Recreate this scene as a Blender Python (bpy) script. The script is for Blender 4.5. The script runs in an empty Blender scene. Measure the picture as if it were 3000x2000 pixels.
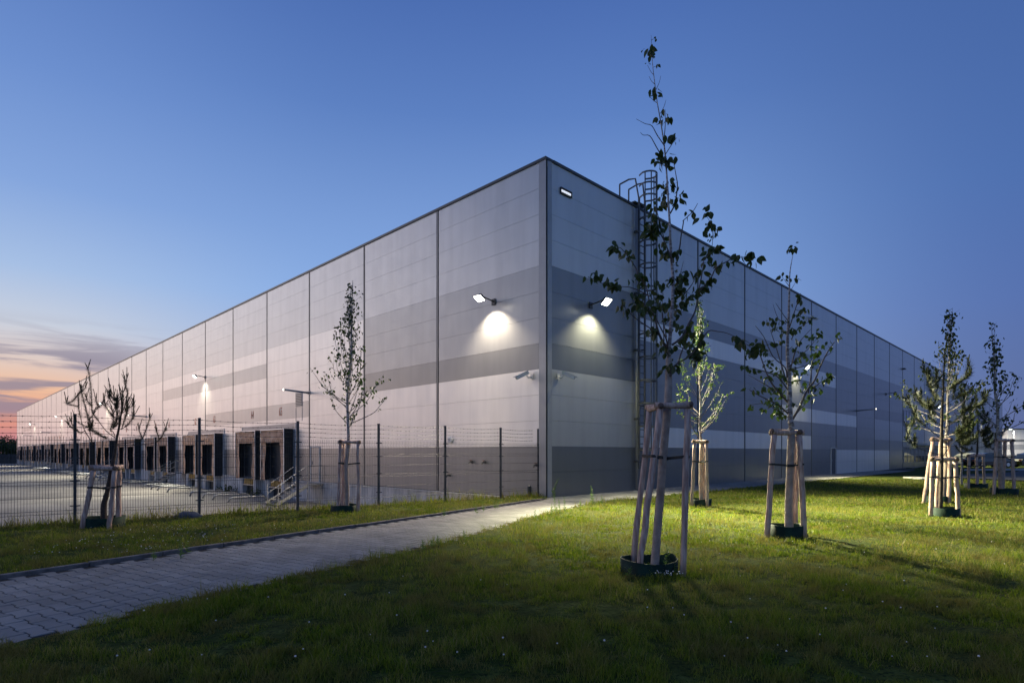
import bpy, math, random
import numpy as np
from mathutils import Vector, noise
C = bpy.context.scene
col = C.collection
R = math.radians
F = 1701.0; EYE = 1.63; HOR = 1325.0      # focal length and horizon of the 3000 px photograph

# ------------------------------------------------------------------ camera
cd = bpy.data.cameras.new('camera'); cam = bpy.data.objects.new('camera', cd); col.objects.link(cam)
cam.location = (0, 0, EYE); cam.rotation_euler = (R(90), 0, 0)
cd.sensor_width = 36; cd.lens = 36 * F / 3000; cd.shift_y = (HOR - 1000) / 3000
cd.clip_start = .1; cd.clip_end = 6000
C.camera = cam
C.render.resolution_x = 1024; C.render.resolution_y = 682

def lin(r, g, b):
    f = lambda c: (c / 255 / 12.92) if c / 255 <= .04045 else ((c / 255 + .055) / 1.055) ** 2.4
    return (f(r), f(g), f(b), 1)

# ------------------------------------------------------------------ world: clear dusk sky with the afterglow on the left horizon
SUN_AZ = -72        # degrees from +Y towards +X, where the sun went down
w = bpy.data.worlds.new('World'); C.world = w; w.use_nodes = True
nt = w.node_tree; nt.nodes.clear(); N = nt.nodes.new; LK = nt.links.new
def math_(op, a, b=None, clamp=False, tree=None):
    n = (tree or nt).nodes.new('ShaderNodeMath'); n.operation = op; n.use_clamp = clamp
    for i, v in enumerate((a, b)):
        if v is None: continue
        if isinstance(v, (int, float)): n.inputs[i].default_value = v
        else: (tree or nt).links.new(v, n.inputs[i])
    return n.outputs[0]
def ramp_(src, stops, tree=None, mode='LINEAR'):
    t = tree or nt
    n = t.nodes.new('ShaderNodeValToRGB'); t.links.new(src, n.inputs[0]); n.color_ramp.interpolation = mode
    e = n.color_ramp.elements
    e[0].position = stops[0][0]; e[0].color = stops[0][1]
    e[1].position = stops[-1][0]; e[1].color = stops[-1][1]
    for p, c in stops[1:-1]:
        k = e.new(p); k.color = c
    return n.outputs[0]
def mix_(f, a, b, tree=None, bt='MIX'):
    t = tree or nt
    n = t.nodes.new('ShaderNodeMix'); n.data_type = 'RGBA'; n.blend_type = bt
    for s, v in ((n.inputs[0], f), (n.inputs[6], a), (n.inputs[7], b)):
        if isinstance(v, (int, float, tuple)): s.default_value = v
        else: t.links.new(v, s)
    return n.outputs[2]
def mapr(src, a, b, c=0, d=1, tree=None):
    t = tree or nt
    n = t.nodes.new('ShaderNodeMapRange'); n.interpolation_type = 'SMOOTHSTEP'; t.links.new(src, n.inputs[0])
    for i, v in enumerate((a, b, c, d)): n.inputs[i + 1].default_value = v
    return n.outputs[0]
tc = N('ShaderNodeTexCoord'); sp = N('ShaderNodeSeparateXYZ'); LK(tc.outputs['Generated'], sp.inputs[0])
X, Y, Zc = sp.outputs
e = math_('MAXIMUM', Zc, 0.0)
az = math_('ARCTAN2', X, Y)                                   # 0 straight ahead, + to the right
toward = [(0, lin(176, 124, 140)), (.022, lin(202, 136, 140)), (.05, lin(234, 158, 130)), (.085, lin(240, 190, 156)), (.125, lin(222, 203, 196)),
          (.17, lin(200, 207, 221)), (.24, lin(166, 191, 228)), (.34, lin(132, 165, 220)), (.46, lin(108, 143, 206)), (.58, lin(88, 122, 188)), (1, lin(46, 70, 120))]
mid = [(0, lin(165, 172, 202)), (.1, lin(158, 182, 222)), (.25, lin(137, 173, 227)), (.36, lin(121, 156, 214)), (.5, lin(92, 128, 193)), (.62, lin(74, 108, 176)), (1, lin(42, 66, 118))]
away = [(0, lin(92, 104, 150)), (.1, lin(92, 112, 164)), (.2, lin(86, 113, 174)), (.35, lin(77, 111, 174)), (.6, lin(67, 99, 162)), (1, lin(40, 62, 112))]
ct, cm, ca = ramp_(e, toward), ramp_(e, mid), ramp_(e, away)
wl = mapr(az, R(-14), R(-42))                                  # 1 towards the glow
wl2 = mapr(az, R(-116), R(-80))
wl = math_('MULTIPLY', wl, wl2)
wr = mapr(az, R(8), R(44))                                    # 1 towards the dark right
wr = math_('MULTIPLY', wr, mapr(az, R(60), R(100), 1, .4))
wb = mapr(az, R(-150), R(-178), 0, .4)
wr = math_('MAXIMUM', wr, wb)
sky = mix_(wl, cm, ct); sky = mix_(wr, sky, ca)
# thin cloud streaks low over the glow
nz = N('ShaderNodeTexNoise'); mp = N('ShaderNodeMapping'); mp.inputs['Scale'].default_value = (2.2, 2.2, 26)
mp.inputs['Location'].default_value = (1.3, .4, 2.05); mp.inputs['Rotation'].default_value = (0, R(3), 0)
LK(tc.outputs['Generated'], mp.inputs[0]); LK(mp.outputs[0], nz.inputs[0])
nz.inputs['Scale'].default_value = 1.6; nz.inputs['Detail'].default_value = 6; nz.inputs['Roughness'].default_value = .55; nz.inputs['Distortion'].default_value = .8
cl = mapr(nz.outputs[0], .46, .61)
cl = math_('MULTIPLY', cl, mapr(e, .19, .12)); cl = math_('MULTIPLY', cl, mapr(e, .0, .06)); cl = math_('MULTIPLY', cl, mapr(az, R(-24), R(-36)))
sky = mix_(math_('MULTIPLY', cl, .8), sky, lin(132, 128, 152))
nis = N('ShaderNodeTexSky'); nis.sky_type = 'NISHITA'; nis.sun_disc = False; nis.sun_elevation = R(1); nis.sun_rotation = R(SUN_AZ)
below = mapr(Zc, -.02, .0)
sky = mix_(below, lin(40, 42, 46), sky)
bg1 = N('ShaderNodeBackground'); LK(sky, bg1.inputs[0]); bg1.inputs[1].default_value = 1.0
bg2 = N('ShaderNodeBackground'); LK(nis.outputs[0], bg2.inputs[0]); bg2.inputs[1].default_value = 0.004
ad = N('ShaderNodeAddShader'); LK(bg1.outputs[0], ad.inputs[0]); LK(bg2.outputs[0], ad.inputs[1])
wo = N('ShaderNodeOutputWorld'); LK(ad.outputs[0], wo.inputs[0])

# afterglow: the one sun lamp, very low, very soft
sl = bpy.data.lights.new('afterglow', 'SUN'); so = bpy.data.objects.new('afterglow', sl); col.objects.link(so)
sl.energy = .5; sl.angle = R(40); sl.color = (1, .82, .70)
d = Vector((math.sin(R(SUN_AZ)) * math.cos(R(7)), math.cos(R(SUN_AZ)) * math.cos(R(7)), math.sin(R(7))))
so.rotation_euler = d.to_track_quat('Z', 'Y').to_euler(); so.location = d * 50

C.view_settings.view_transform = 'Standard'; C.view_settings.look = 'None'
C.view_settings.exposure = 0; C.view_settings.gamma = 1
C.render.engine = 'CYCLES'

# ------------------------------------------------------------------ helpers
rnd = random.Random(7)
def P(px, py, Z): return Vector(((px - 1500) / F * Z, Z, EYE - (py - HOR) / F * Z))
def G(px, py, z=0):
    Z = (EYE - z) * F / (py - HOR); return Vector(((px - 1500) / F * Z, Z, z))
ORIG = {}
def tag(o, label=None, cat=None, group=None, kind=None):
    if label: o['label'] = label
    if cat: o['category'] = cat
    if group: o['group'] = group
    if kind: o['kind'] = kind
    return o
def empty(name, loc, label, cat, group=None):
    o = bpy.data.objects.new(name, None); col.objects.link(o); o.location = loc; o.empty_display_size = .3
    ORIG[o.name] = Vector(loc); return tag(o, label, cat, group)
def copy_tree(o, parent=None):
    c = o.copy(); col.objects.link(c); c.parent = parent
    for ch in o.children: copy_tree(ch, c)
    return c
class MB:
    def __init__(s): s.v = []; s.f = []; s.m = []; s.attr = []
    def quad(s, a, b, c, d, m=0):
        n = len(s.v); s.v += [tuple(a), tuple(b), tuple(c), tuple(d)]; s.f.append((n, n+1, n+2, n+3)); s.m.append(m)
    def poly(s, pts, m=0):
        n = len(s.v); s.v += [tuple(p) for p in pts]; s.f.append(tuple(range(n, n+len(pts)))); s.m.append(m)
    def hexa(s, c, m=0):     # 8 corners: bottom 4 ccw, top 4
        n = len(s.v); s.v += [tuple(p) for p in c]
        for f in ((3,2,1,0),(4,5,6,7),(0,1,5,4),(1,2,6,5),(2,3,7,6),(3,0,4,7)):
            s.f.append(tuple(n+i for i in f)); s.m.append(m)
    def fbox(s, fn, a0, a1, b0, b1, c0, c1, m=0):  # box in a mapped frame
        s.hexa([fn(a0,b0,c0), fn(a1,b0,c0), fn(a1,b1,c0), fn(a0,b1,c0), fn(a0,b0,c1), fn(a1,b0,c1), fn(a1,b1,c1), fn(a0,b1,c1)], m)
    def box(s, x0, x1, y0, y1, z0, z1, m=0): s.fbox(lambda a,b,c: (a,b,c), x0,x1,y0,y1,z0,z1,m)
    def tube(s, pts, rad, n=8, m=0, cap=True, jit=0, seed=0):
        pts = [Vector(p) for p in pts]
        if isinstance(rad, (int, float)): rad = [rad]*len(pts)
        base = len(s.v); rr = random.Random(seed)
        up = Vector((0,0,1))
        t0 = (pts[1]-pts[0]).normalized()
        u = t0.cross(up if abs(t0.z) < .9 else Vector((1,0,0))).normalized()
        for i, p in enumerate(pts):
            t = (pts[min(i+1, len(pts)-1)] - pts[max(i-1, 0)])
            t = t.normalized() if t.length > 1e-9 else t0
            u = (u - t*u.dot(t)).normalized(); v = t.cross(u)
            for k in range(n):
                a = 2*math.pi*k/n; r = rad[i]*(1+jit*(rr.random()-.5))
                s.v.append(tuple(p + (u*math.cos(a)+v*math.sin(a))*r))
        for i in range(len(pts)-1):
            for k in range(n):
                a = base+i*n+k; b = base+i*n+(k+1)%n
                s.f.append((a, b, b+n, a+n)); s.m.append(m)
        if cap:
            s.f.append(tuple(base+k for k in reversed(range(n)))); s.m.append(m)
            s.f.append(tuple(base+(len(pts)-1)*n+k for k in range(n))); s.m.append(m)
    def build(s, name, mats, parent=None, smooth=False, bevel=0, label=None):
        me = bpy.data.meshes.new(name); o = bpy.data.objects.new(name, me); col.objects.link(o)
        v = np.array(s.v, dtype=np.float64).reshape(-1, 3)
        if parent is not None:
            root = ORIG[parent.name] if parent.name in ORIG else Vector((0,0,0))
            org = root; ORIG[o.name] = root; o.parent = parent
        else:
            org = Vector((0,0,0))
            if len(v): org = Vector(((v[:,0].min()+v[:,0].max())/2, (v[:,1].min()+v[:,1].max())/2, v[:,2].min()))
            ORIG[o.name] = org; o.location = org
        v = v - np.array(org)
        me.from_pydata(v.tolist(), [], s.f)
        for m in (mats if isinstance(mats, (list, tuple)) else [mats]): me.materials.append(m)
        me.polygons.foreach_set('material_index', s.m)
        if smooth: me.polygons.foreach_set('use_smooth', [True]*len(s.f))
        me.update()
        if bevel:
            b = o.modifiers.new('bevel', 'BEVEL'); b.width = bevel; b.segments = 2; b.limit_method = 'ANGLE'; b.angle_limit = R(40)
        if label: o['label'] = label
        return o

# ------------------------------------------------------------------ materials
def mat(name, c, rough=.6, metal=0, spec=.5, noise_amt=0, noise_scale=5, bump=0, bump_scale=30, c2=None, emit=None, es=0, transl=0, stretch=(1,1,1), coord='Object', coat=0):
    m = bpy.data.materials.new(name); m.use_nodes = True; t = m.node_tree
    b = t.nodes['Principled BSDF']
    c = tuple(c)+(1,) if len(c) == 3 else c
    b.inputs['Base Color'].default_value = c; b.inputs['Roughness'].default_value = rough
    b.inputs['Metallic'].default_value = metal; b.inputs['Specular IOR Level'].default_value = spec
    if coat: b.inputs['Coat Weight'].default_value = coat; b.inputs['Coat Roughness'].default_value = .15
    if emit: b.inputs['Emission Color'].default_value = tuple(emit)+(1,); b.inputs['Emission Strength'].default_value = es
    if noise_amt or bump:
        tcn = t.nodes.new('ShaderNodeTexCoord'); mpn = t.nodes.new('ShaderNodeMapping'); mpn.inputs['Scale'].default_value = stretch
        t.links.new(tcn.outputs[coord], mpn.inputs[0])
    if noise_amt:
        n = t.nodes.new('ShaderNodeTexNoise'); n.inputs['Scale'].default_value = noise_scale; n.inputs['Detail'].default_value = 8; n.inputs['Roughness'].default_value = .6
        t.links.new(mpn.outputs[0], n.inputs[0])
        cc = c2 if c2 else tuple(x*(1-noise_amt) for x in c[:3])
        cc = tuple(cc)+(1,) if len(cc) == 3 else cc
        f = mapr(n.outputs[0], .35, .65, tree=t)
        t.links.new(mix_(f, c, cc, tree=t), b.inputs['Base Color'])
    if bump:
        n2 = t.nodes.new('ShaderNodeTexNoise'); n2.inputs['Scale'].default_value = bump_scale; n2.inputs['Detail'].default_value = 6
        t.links.new(mpn.outputs[0], n2.inputs[0])
        bp = t.nodes.new('ShaderNodeBump'); bp.inputs['Strength'].default_value = bump; bp.inputs['Distance'].default_value = .02
        t.links.new(n2.outputs[0], bp.inputs['Height']); t.links.new(bp.outputs[0], b.inputs['Normal'])
    if transl:
        tr = t.nodes.new('ShaderNodeBsdfTranslucent'); tr.inputs[0].default_value = (c[0]*1.6, c[1]*2, c[2]*.9, 1)
        ms = t.nodes.new('ShaderNodeMixShader'); ms.inputs[0].default_value = transl
        t.links.new(b.outputs[0], ms.inputs[1]); t.links.new(tr.outputs[0], ms.inputs[2])
        t.links.new(ms.outputs[0], t.nodes['Material Output'].inputs[0])
    return m
def cladding(name, c):
    """micro-ribbed coated steel sandwich panel"""
    m = mat(name, c, rough=.4, metal=.4, spec=.6, coat=.7); t = m.node_tree; b = t.nodes['Principled BSDF']; b.inputs['Coat Roughness'].default_value = .28
    g = t.nodes.new('ShaderNodeTexCoord'); s = t.nodes.new('ShaderNodeSeparateXYZ'); t.links.new(g.outputs['Object'], s.inputs[0])
    wv = math_('SINE', math_('MULTIPLY', s.outputs[2], 2*math.pi/.045, tree=t), tree=t)
    lw = t.nodes.new('ShaderNodeTexNoise'); lw.inputs['Scale'].default_value = .55; lw.inputs['Detail'].default_value = 2; t.links.new(g.outputs['Object'], lw.inputs[0])
    bl = t.nodes.new('ShaderNodeBump'); bl.inputs['Strength'].default_value = .5; bl.inputs['Distance'].default_value = .03; t.links.new(lw.outputs[0], bl.inputs['Height'])
    bp = t.nodes.new('ShaderNodeBump'); bp.inputs['Strength'].default_value = .06; bp.inputs['Distance'].default_value = .002
    t.links.new(wv, bp.inputs['Height']); t.links.new(bl.outputs[0], bp.inputs['Normal']); t.links.new(bp.outputs[0], b.inputs['Normal'])
    n = t.nodes.new('ShaderNodeTexNoise'); n.inputs['Scale'].default_value = 2.2; n.inputs['Detail'].default_value = 7
    mpn = t.nodes.new('ShaderNodeMapping'); mpn.inputs['Scale'].default_value = (1, 1, .12)
    t.links.new(g.outputs['Object'], mpn.inputs[0]); t.links.new(mpn.outputs[0], n.inputs[0])
    cc = tuple(x*.90 for x in c)+(1,)
    t.links.new(mix_(mapr(n.outputs[0], .35, .7, tree=t), tuple(c)+(1,), cc, tree=t), b.inputs['Base Color'])
    n3 = t.nodes.new('ShaderNodeTexNoise'); n3.inputs['Scale'].default_value = 1.7
    t.links.new(g.outputs['Object'], n3.inputs[0]); t.links.new(mapr(n3.outputs[0], .3, .7, .37, .41, tree=t), b.inputs['Roughness'])
    return m
CL = [cladding('slate_cladding', (.11,.12,.13)), cladding('dark_grey_cladding', (.19,.195,.20)), cladding('grey_cladding', (.34,.345,.35)), cladding('light_grey_cladding', (.70,.68,.65))]
SIL = cladding('silver_cladding', (.48,.485,.485))
M = {}
M['trim'] = mat('dark_trim', (.05,.055,.06), .4, .3)
M['flash'] = mat('grey_flashing', (.33,.335,.345), .4, .4, noise_amt=.1, noise_scale=2)
M['joint'] = mat('joint_profile', (.15,.155,.16), .4, .5, noise_amt=.1, noise_scale=3)
M['gap'] = mat('dark_gap', (.05,.05,.053), .8)
M['white_metal'] = mat('white_metal', (.62,.62,.62), .45, 0, noise_amt=.15, noise_scale=6)
M['concrete'] = mat('plinth_concrete', (.62,.58,.54), .9, 0, noise_amt=.35, noise_scale=2.5, bump=.3, bump_scale=20, stretch=(1,1,.3))
M['yard'] = mat('yard_concrete', (.25,.235,.215), .85, 0, noise_amt=.35, noise_scale=.3, bump=.3, bump_scale=8)
M['asphalt'] = mat('asphalt', (.055,.056,.06), .8, 0, noise_amt=.3, noise_scale=1, bump=.4, bump_scale=60)
M['pale'] = mat('pale_pavement', (.36,.34,.31), .85, 0, noise_amt=.25, noise_scale=2)
M['ladder'] = mat('weathered_ladder_steel', (.13,.135,.14), .5, .5, noise_amt=.3, noise_scale=8)
M['galv'] = mat('galvanised_steel', (.32,.33,.34), .45, .7, noise_amt=.25, noise_scale=8)
M['fence'] = mat('fence_coating', (.055,.065,.075), .5, .3, noise_amt=.3, noise_scale=5)
M['wire'] = mat('fence_wire', (.055,.06,.066), .5, .4, noise_amt=.2, noise_scale=5)
M['black'] = mat('black_rubber', (.018,.018,.018), .7, noise_amt=.3, noise_scale=6)
M['fabric'] = mat('sunset_tinted_dock_fabric', (.55,.29,.16), .85, noise_amt=.5, noise_scale=3, bump=.7, bump_scale=4, c2=(.74,.47,.30))  # warm sunset light is put into the grey-brown curtain colour
M['dock_dark'] = mat('dock_interior', (.03,.032,.036), .6, noise_amt=.3, noise_scale=2)
M['alu'] = mat('aluminium_edge', (.75,.75,.75), .4, .5, noise_amt=.1, noise_scale=5)
M['yellow'] = mat('yellow_warning_paint', (.50,.28,.04), .6, noise_amt=.4, noise_scale=9)
M['lit_yellow'] = mat('lit_doorway', (.5,.45,.2), .6, emit=(1,.85,.3), es=.22, noise_amt=.3, noise_scale=3)
M['red'] = mat('orange_red_paint', (.60,.17,.08), .6, noise_amt=.15, noise_scale=9)
M['glass'] = mat('window_glass', (.02,.025,.03), .08, 0, .8, noise_amt=.2, noise_scale=1)
M['glass_blue'] = mat('sky_tinted_window_glass', (.10,.14,.19), .12, 0, .8, noise_amt=.2, noise_scale=1)  # blue of the reflected sky is painted into the pane colour
M['glass_lit'] = mat('lit_window_glass', (.3,.35,.25), .2, emit=(.75,.95,.6), es=.35, noise_amt=.3, noise_scale=1)
M['lampbody'] = mat('lamp_housing', (.06,.062,.065), .45, .5, noise_amt=.2, noise_scale=10)
def lens(name, c, s): return mat(name, (.8,.8,.8), .3, emit=c, es=s)
LW = lens('warm_lamp_lens', (1,.93,.80), 16); LG = lens('cool_lamp_lens', (.97,1,.86), 16); LF = lens('white_lamp_lens', (.9,1,.9), 10)
M['bark'] = mat('birch_bark', (.50,.45,.43), .8, noise_amt=.5, noise_scale=10, bump=.4, bump_scale=40, stretch=(1,1,3), c2=(.12,.09,.08))
M['twig'] = mat('twig_bark', (.13,.10,.09), .8, noise_amt=.3, noise_scale=20)
M['pinebark'] = mat('pine_bark', (.075,.052,.04), .9, noise_amt=.5, noise_scale=25, bump=.6, bump_scale=50)
M['stake'] = mat('peeled_stake_wood', (.56,.42,.35), .8, 0, .3, noise_amt=.4, noise_scale=5, bump=.4, bump_scale=12, stretch=(6,6,.8), c2=(.32,.20,.16))
M['endgrain'] = mat('stake_end_grain', (.16,.10,.075), .8, noise_amt=.4, noise_scale=20)
M['strap'] = mat('black_strap', (.012,.012,.012), .6, noise_amt=.2, noise_scale=20)
M['ring'] = mat('green_plastic_edging', (.010,.036,.022), .7, 0, .2, noise_amt=.5, noise_scale=6, bump=.2, bump_scale=20)
M['mulch'] = mat('ring_soil', (.035,.028,.02), 1, noise_amt=.4, noise_scale=20, bump=.8, bump_scale=30)
M['leaf'] = mat('birch_leaf', (.030,.048,.012), .5, 0, .4, noise_amt=.55, noise_scale=5, transl=.28, c2=(.07,.085,.02))
M['leaf_small'] = mat('small_birch_leaf', (.024,.036,.007), .7, 0, .15, noise_amt=.55, noise_scale=6, transl=.25, c2=(.045,.055,.010))
M['needle'] = mat('pine_needle', (.035,.045,.022), .6, 0, .3, noise_amt=.4, noise_scale=9)
M['needle_g'] = mat('green_pine_needle', (.05,.062,.018), .6, 0, .3, noise_amt=.4, noise_scale=9)
M['burlap'] = mat('trunk_wrap', (.40,.32,.27), .9, noise_amt=.35, noise_scale=8, bump=.5, bump_scale=60)
def wrap_mat():
    m = M['burlap']; t = m.node_tree; b = t.nodes['Principled BSDF']
    g = t.nodes.new('ShaderNodeTexCoord'); s = t.nodes.new('ShaderNodeSeparateXYZ'); t.links.new(g.outputs['Object'], s.inputs[0])
    v = math_('ADD', math_('MULTIPLY', s.outputs[2], 105., tree=t), math_('MULTIPLY', s.outputs[0], 60., tree=t), tree=t)
    wv = math_('POWER', math_('ABSOLUTE', math_('SINE', v, tree=t), tree=t), .35, tree=t)
    bp = t.nodes.new('ShaderNodeBump'); bp.inputs['Strength'].default_value = .9; bp.inputs['Distance'].default_value = .006
    t.links.new(wv, bp.inputs['Height']); t.links.new(bp.outputs[0], b.inputs['Normal'])
wrap_mat()
def ground_mat():
    m = bpy.data.materials.new('lawn_soil'); m.use_nodes = True; t = m.node_tree; b = t.nodes['Principled BSDF']; b.inputs['Roughness'].default_value = 1; b.inputs['Specular IOR Level'].default_value = .1
    g = t.nodes.new('ShaderNodeTexCoord')
    def nz(s, dd=6):
        n = t.nodes.new('ShaderNodeTexNoise'); n.inputs['Scale'].default_value = s; n.inputs['Detail'].default_value = dd; t.links.new(g.outputs['Object'], n.inputs[0]); return n.outputs[0]
    a = mix_(mapr(nz(.7), .38, .62, tree=t), (.035,.055,.008,1), (.07,.075,.014,1), tree=t)
    a = mix_(mapr(nz(5), .45, .7, tree=t), a, (.10,.12,.026,1), tree=t)
    a = mix_(mapr(nz(28), .5, .66, tree=t), a, (.022,.034,.008,1), tree=t)
    t.links.new(a, b.inputs['Base Color'])
    bp = t.nodes.new('ShaderNodeBump'); bp.inputs['Strength'].default_value = 1; bp.inputs['Distance'].default_value = .05
    t.links.new(nz(22, 10), bp.inputs['Height']); t.links.new(bp.outputs[0], b.inputs['Normal'])
    return m
M['ground'] = ground_mat()
def blade_mat():
    m = bpy.data.materials.new('grass_blade'); m.use_nodes = True; t = m.node_tree; b = t.nodes['Principled BSDF']; b.inputs['Roughness'].default_value = .55; b.inputs['Specular IOR Level'].default_value = .3
    at = t.nodes.new('ShaderNodeAttribute'); at.attribute_name = 'rnd'
    g = t.nodes.new('ShaderNodeTexCoord'); n = t.nodes.new('ShaderNodeTexNoise'); n.inputs['Scale'].default_value = 1.6; n.inputs['Detail'].default_value = 7; n.inputs['Roughness'].default_value = .65; t.links.new(g.outputs['Object'], n.inputs[0])
    c = ramp_(at.outputs['Fac'], [(0, (.065,.125,.006,1)), (.45, (.150,.205,.012,1)), (.8, (.26,.30,.018,1)), (.93, (.30,.25,.06,1)), (1, (.40,.33,.14,1))], tree=t)
    c = mix_(mapr(n.outputs[0], .45, .62, 0, .8, tree=t), c, (.18,.145,.04,1), tree=t)
    t.links.new(c, b.inputs['Base Color'])
    tr = t.nodes.new('ShaderNodeBsdfTranslucent'); t.links.new(c, tr.inputs[0]); ms = t.nodes.new('ShaderNodeMixShader'); ms.inputs[0].default_value = .42
    t.links.new(b.outputs[0], ms.inputs[1]); t.links.new(tr.outputs[0], ms.inputs[2]); t.links.new(ms.outputs[0], t.nodes['Material Output'].inputs[0])
    return m
M['blade'] = blade_mat()
M['weed'] = mat('weed_leaf', (.10,.16,.03), .5, noise_amt=.3, noise_scale=20, transl=.3)
M['flower'] = mat('white_flower', (.75,.72,.70), .6, noise_amt=.1, noise_scale=20)
def paver_mat():
    m = mat('paver_concrete', (.34,.335,.34), .85, noise_amt=.25, noise_scale=120, bump=.35, bump_scale=200); t = m.node_tree; b = t.nodes['Principled BSDF']
    at = t.nodes.new('ShaderNodeAttribute'); at.attribute_name = 'rnd'
    g = t.nodes.new('ShaderNodeTexCoord'); n = t.nodes.new('ShaderNodeTexNoise'); n.inputs['Scale'].default_value = 1.1; n.inputs['Detail'].default_value = 6; t.links.new(g.outputs['Object'], n.inputs[0])
    c = mix_(at.outputs['Fac'], (.20,.193,.183,1), (.29,.28,.265,1), tree=t)
    c = mix_(mapr(n.outputs[0], .42, .68, 0, .7, tree=t), c, (.15,.145,.14,1), tree=t)
    t.links.new(c, b.inputs['Base Color']); return m
M['paver'] = paver_mat()
M['sand'] = mat('joint_sand', (.022,.021,.02), 1, noise_amt=.4, noise_scale=30)
M['kerb'] = mat('kerb_concrete', (.17,.155,.145), .9, noise_amt=.5, noise_scale=6, bump=.5, bump_scale=50)

# ------------------------------------------------------------------ frames of the two facades
CX, CY = 1.20, 20.65; q2 = math.sqrt(.5)
def L(s, p, z): return Vector((CX - q2*s - q2*p, CY + q2*s - q2*p, z))     # s along the dock facade, p out of it
def Rr(s, p, z): return Vector((CX + q2*s + q2*p, CY + q2*s - q2*p, z))    # s along the right facade, p out of it
ROW = .925; NR = 13; TOP = ROW*NR; YZ = -1.2
BL, BR, NL, NRB = 6.0, 5.44, 30, 27
sL = lambda n: 0 if n <= 0 else BL*n + .2
sR = lambda n: 0 if n <= 0 else BR*n + .33
SLmax, SRmax = sL(NL), sR(NRB)

# fence line
FA = Vector((-9.62, 12.78, 0)); FD = Vector((10.56, 8.10, 0))
fp = lambda t: FA + FD*t
fn_ = Vector((-FD.y, FD.x, 0)).normalized()          # pointing behind the fence
def fence_dist(x, y): return (Vector((x, y, 0)) - FA).dot(fn_)

# path outline
PU = Vector((.5236, .852, 0)); PV = Vector((.852, -.5236, 0)); P0 = Vector((-6.49, 7.35, 0))
right_edge = [(-9.5,-5.4),(-5.9,1.7),(-4.25,4.82),(-2.95,7.3),(-2.05,8.9),(-.86,11.15),(.42,14.2),(1.65,16.7),(2.6,18.6),(3.6,19.9)]
right_edge += [tuple(Rr(s, 2.5, 0))[:2] for s in (2.2, 8, 20, 40, 56)]
poly = right_edge + [tuple(Rr(56, -.1, 0))[:2], tuple(Rr(0, -.1, 0))[:2], tuple(Rr(0, .2, 0))[:2]]
le = P0 + PU*14.6
poly += [(le.x, le.y), tuple(P0 - PU*14)[:2]]
PN = np.array(poly)
def inpoly(x, y, pn=PN):
    x = np.asarray(x, float); y = np.asarray(y, float); r = np.zeros(x.shape, bool); n = len(pn); j = n-1
    for i in range(n):
        xi, yi = pn[i]; xj, yj = pn[j]
        c = ((yi > y) != (yj > y)) & (x < (xj-xi)*(y-yi)/((yj-yi)+1e-12)+xi); r ^= c; j = i
    return r
def polydist(x, y, pn=PN):
    x = np.asarray(x, float); y = np.asarray(y, float); best = np.full(x.shape, 1e9); n = len(pn)
    for i in range(n):
        ax, ay = pn[i]; bx, by = pn[(i+1) % n]; dx, dy = bx-ax, by-ay
        t = np.clip(((x-ax)*dx+(y-ay)*dy)/(dx*dx+dy*dy+1e-12), 0, 1)
        best = np.minimum(best, np.hypot(x-ax-t*dx, y-ay-t*dy))
    return best

def height(x, y):
    """lawn height, arrays"""
    x = np.asarray(x, float); y = np.asarray(y, float)
    dF = (x-FA.x)*fn_.x + (y-FA.y)*fn_.y
    dF = np.minimum(dF, -(q2*(x-CX)-q2*(y-CY))+.2)
    t = np.clip((dF-.35)/2.6, 0, 1); drop = (t*t*(3-2*t))*(YZ-.03)
    ins = inpoly(x, y); dd = polydist(x, y)
    leftside = ((x-P0.x)*PV.x+(y-P0.y)*PV.y) < 0
    base = np.where(leftside, .055, .035)*np.clip(dd/.06, 0, 1)
    base = np.where(ins, -.06, base)
    return drop + base*np.where(dF > .35, 1-t, 1)
def bumps(x, y):
    return .018*noise.noise(Vector((x*.9, y*.9, 0))) + .016*noise.noise(Vector((x*2.7, y*2.7, 3)))

# ---- ground: one sheet out to the horizon
def make_ground():
    rad = [0.0]; r = .6
    while r < 30: rad.append(r); r *= 1.022
    while r < 3500: rad.append(r); r *= 1.16
    rad.append(3500)
    ang = [a*.6 for a in range(-108, 109)] + [65 + k*5 for k in range(1, 46)]
    A = np.radians(np.array(ang)); RA = np.array(rad)
    xx = np.outer(RA, np.sin(A)); yy = np.outer(RA, np.cos(A))
    hh = height(xx, yy)
    lo = (RA < 45)
    for i in range(len(RA)):
        if not lo[i]: continue
        for j in range(len(A)):
            if hh[i, j] > -.03: hh[i, j] += bumps(xx[i, j], yy[i, j])
    na = len(A); mb = MB()
    mb.v = np.stack([xx, yy, hh], -1).reshape(-1, 3).tolist()
    for i in range(len(RA)-1):
        for j in range(na):
            a = i*na+j; b = i*na+(j+1) % na
            mb.f.append((a, b, b+na, a+na)); mb.m.append(0)
    o = mb.build('ground', M['ground'], smooth=True); tag(o, kind='structure')
    # winding: make sure it faces up
    return o
make_ground()

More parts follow.
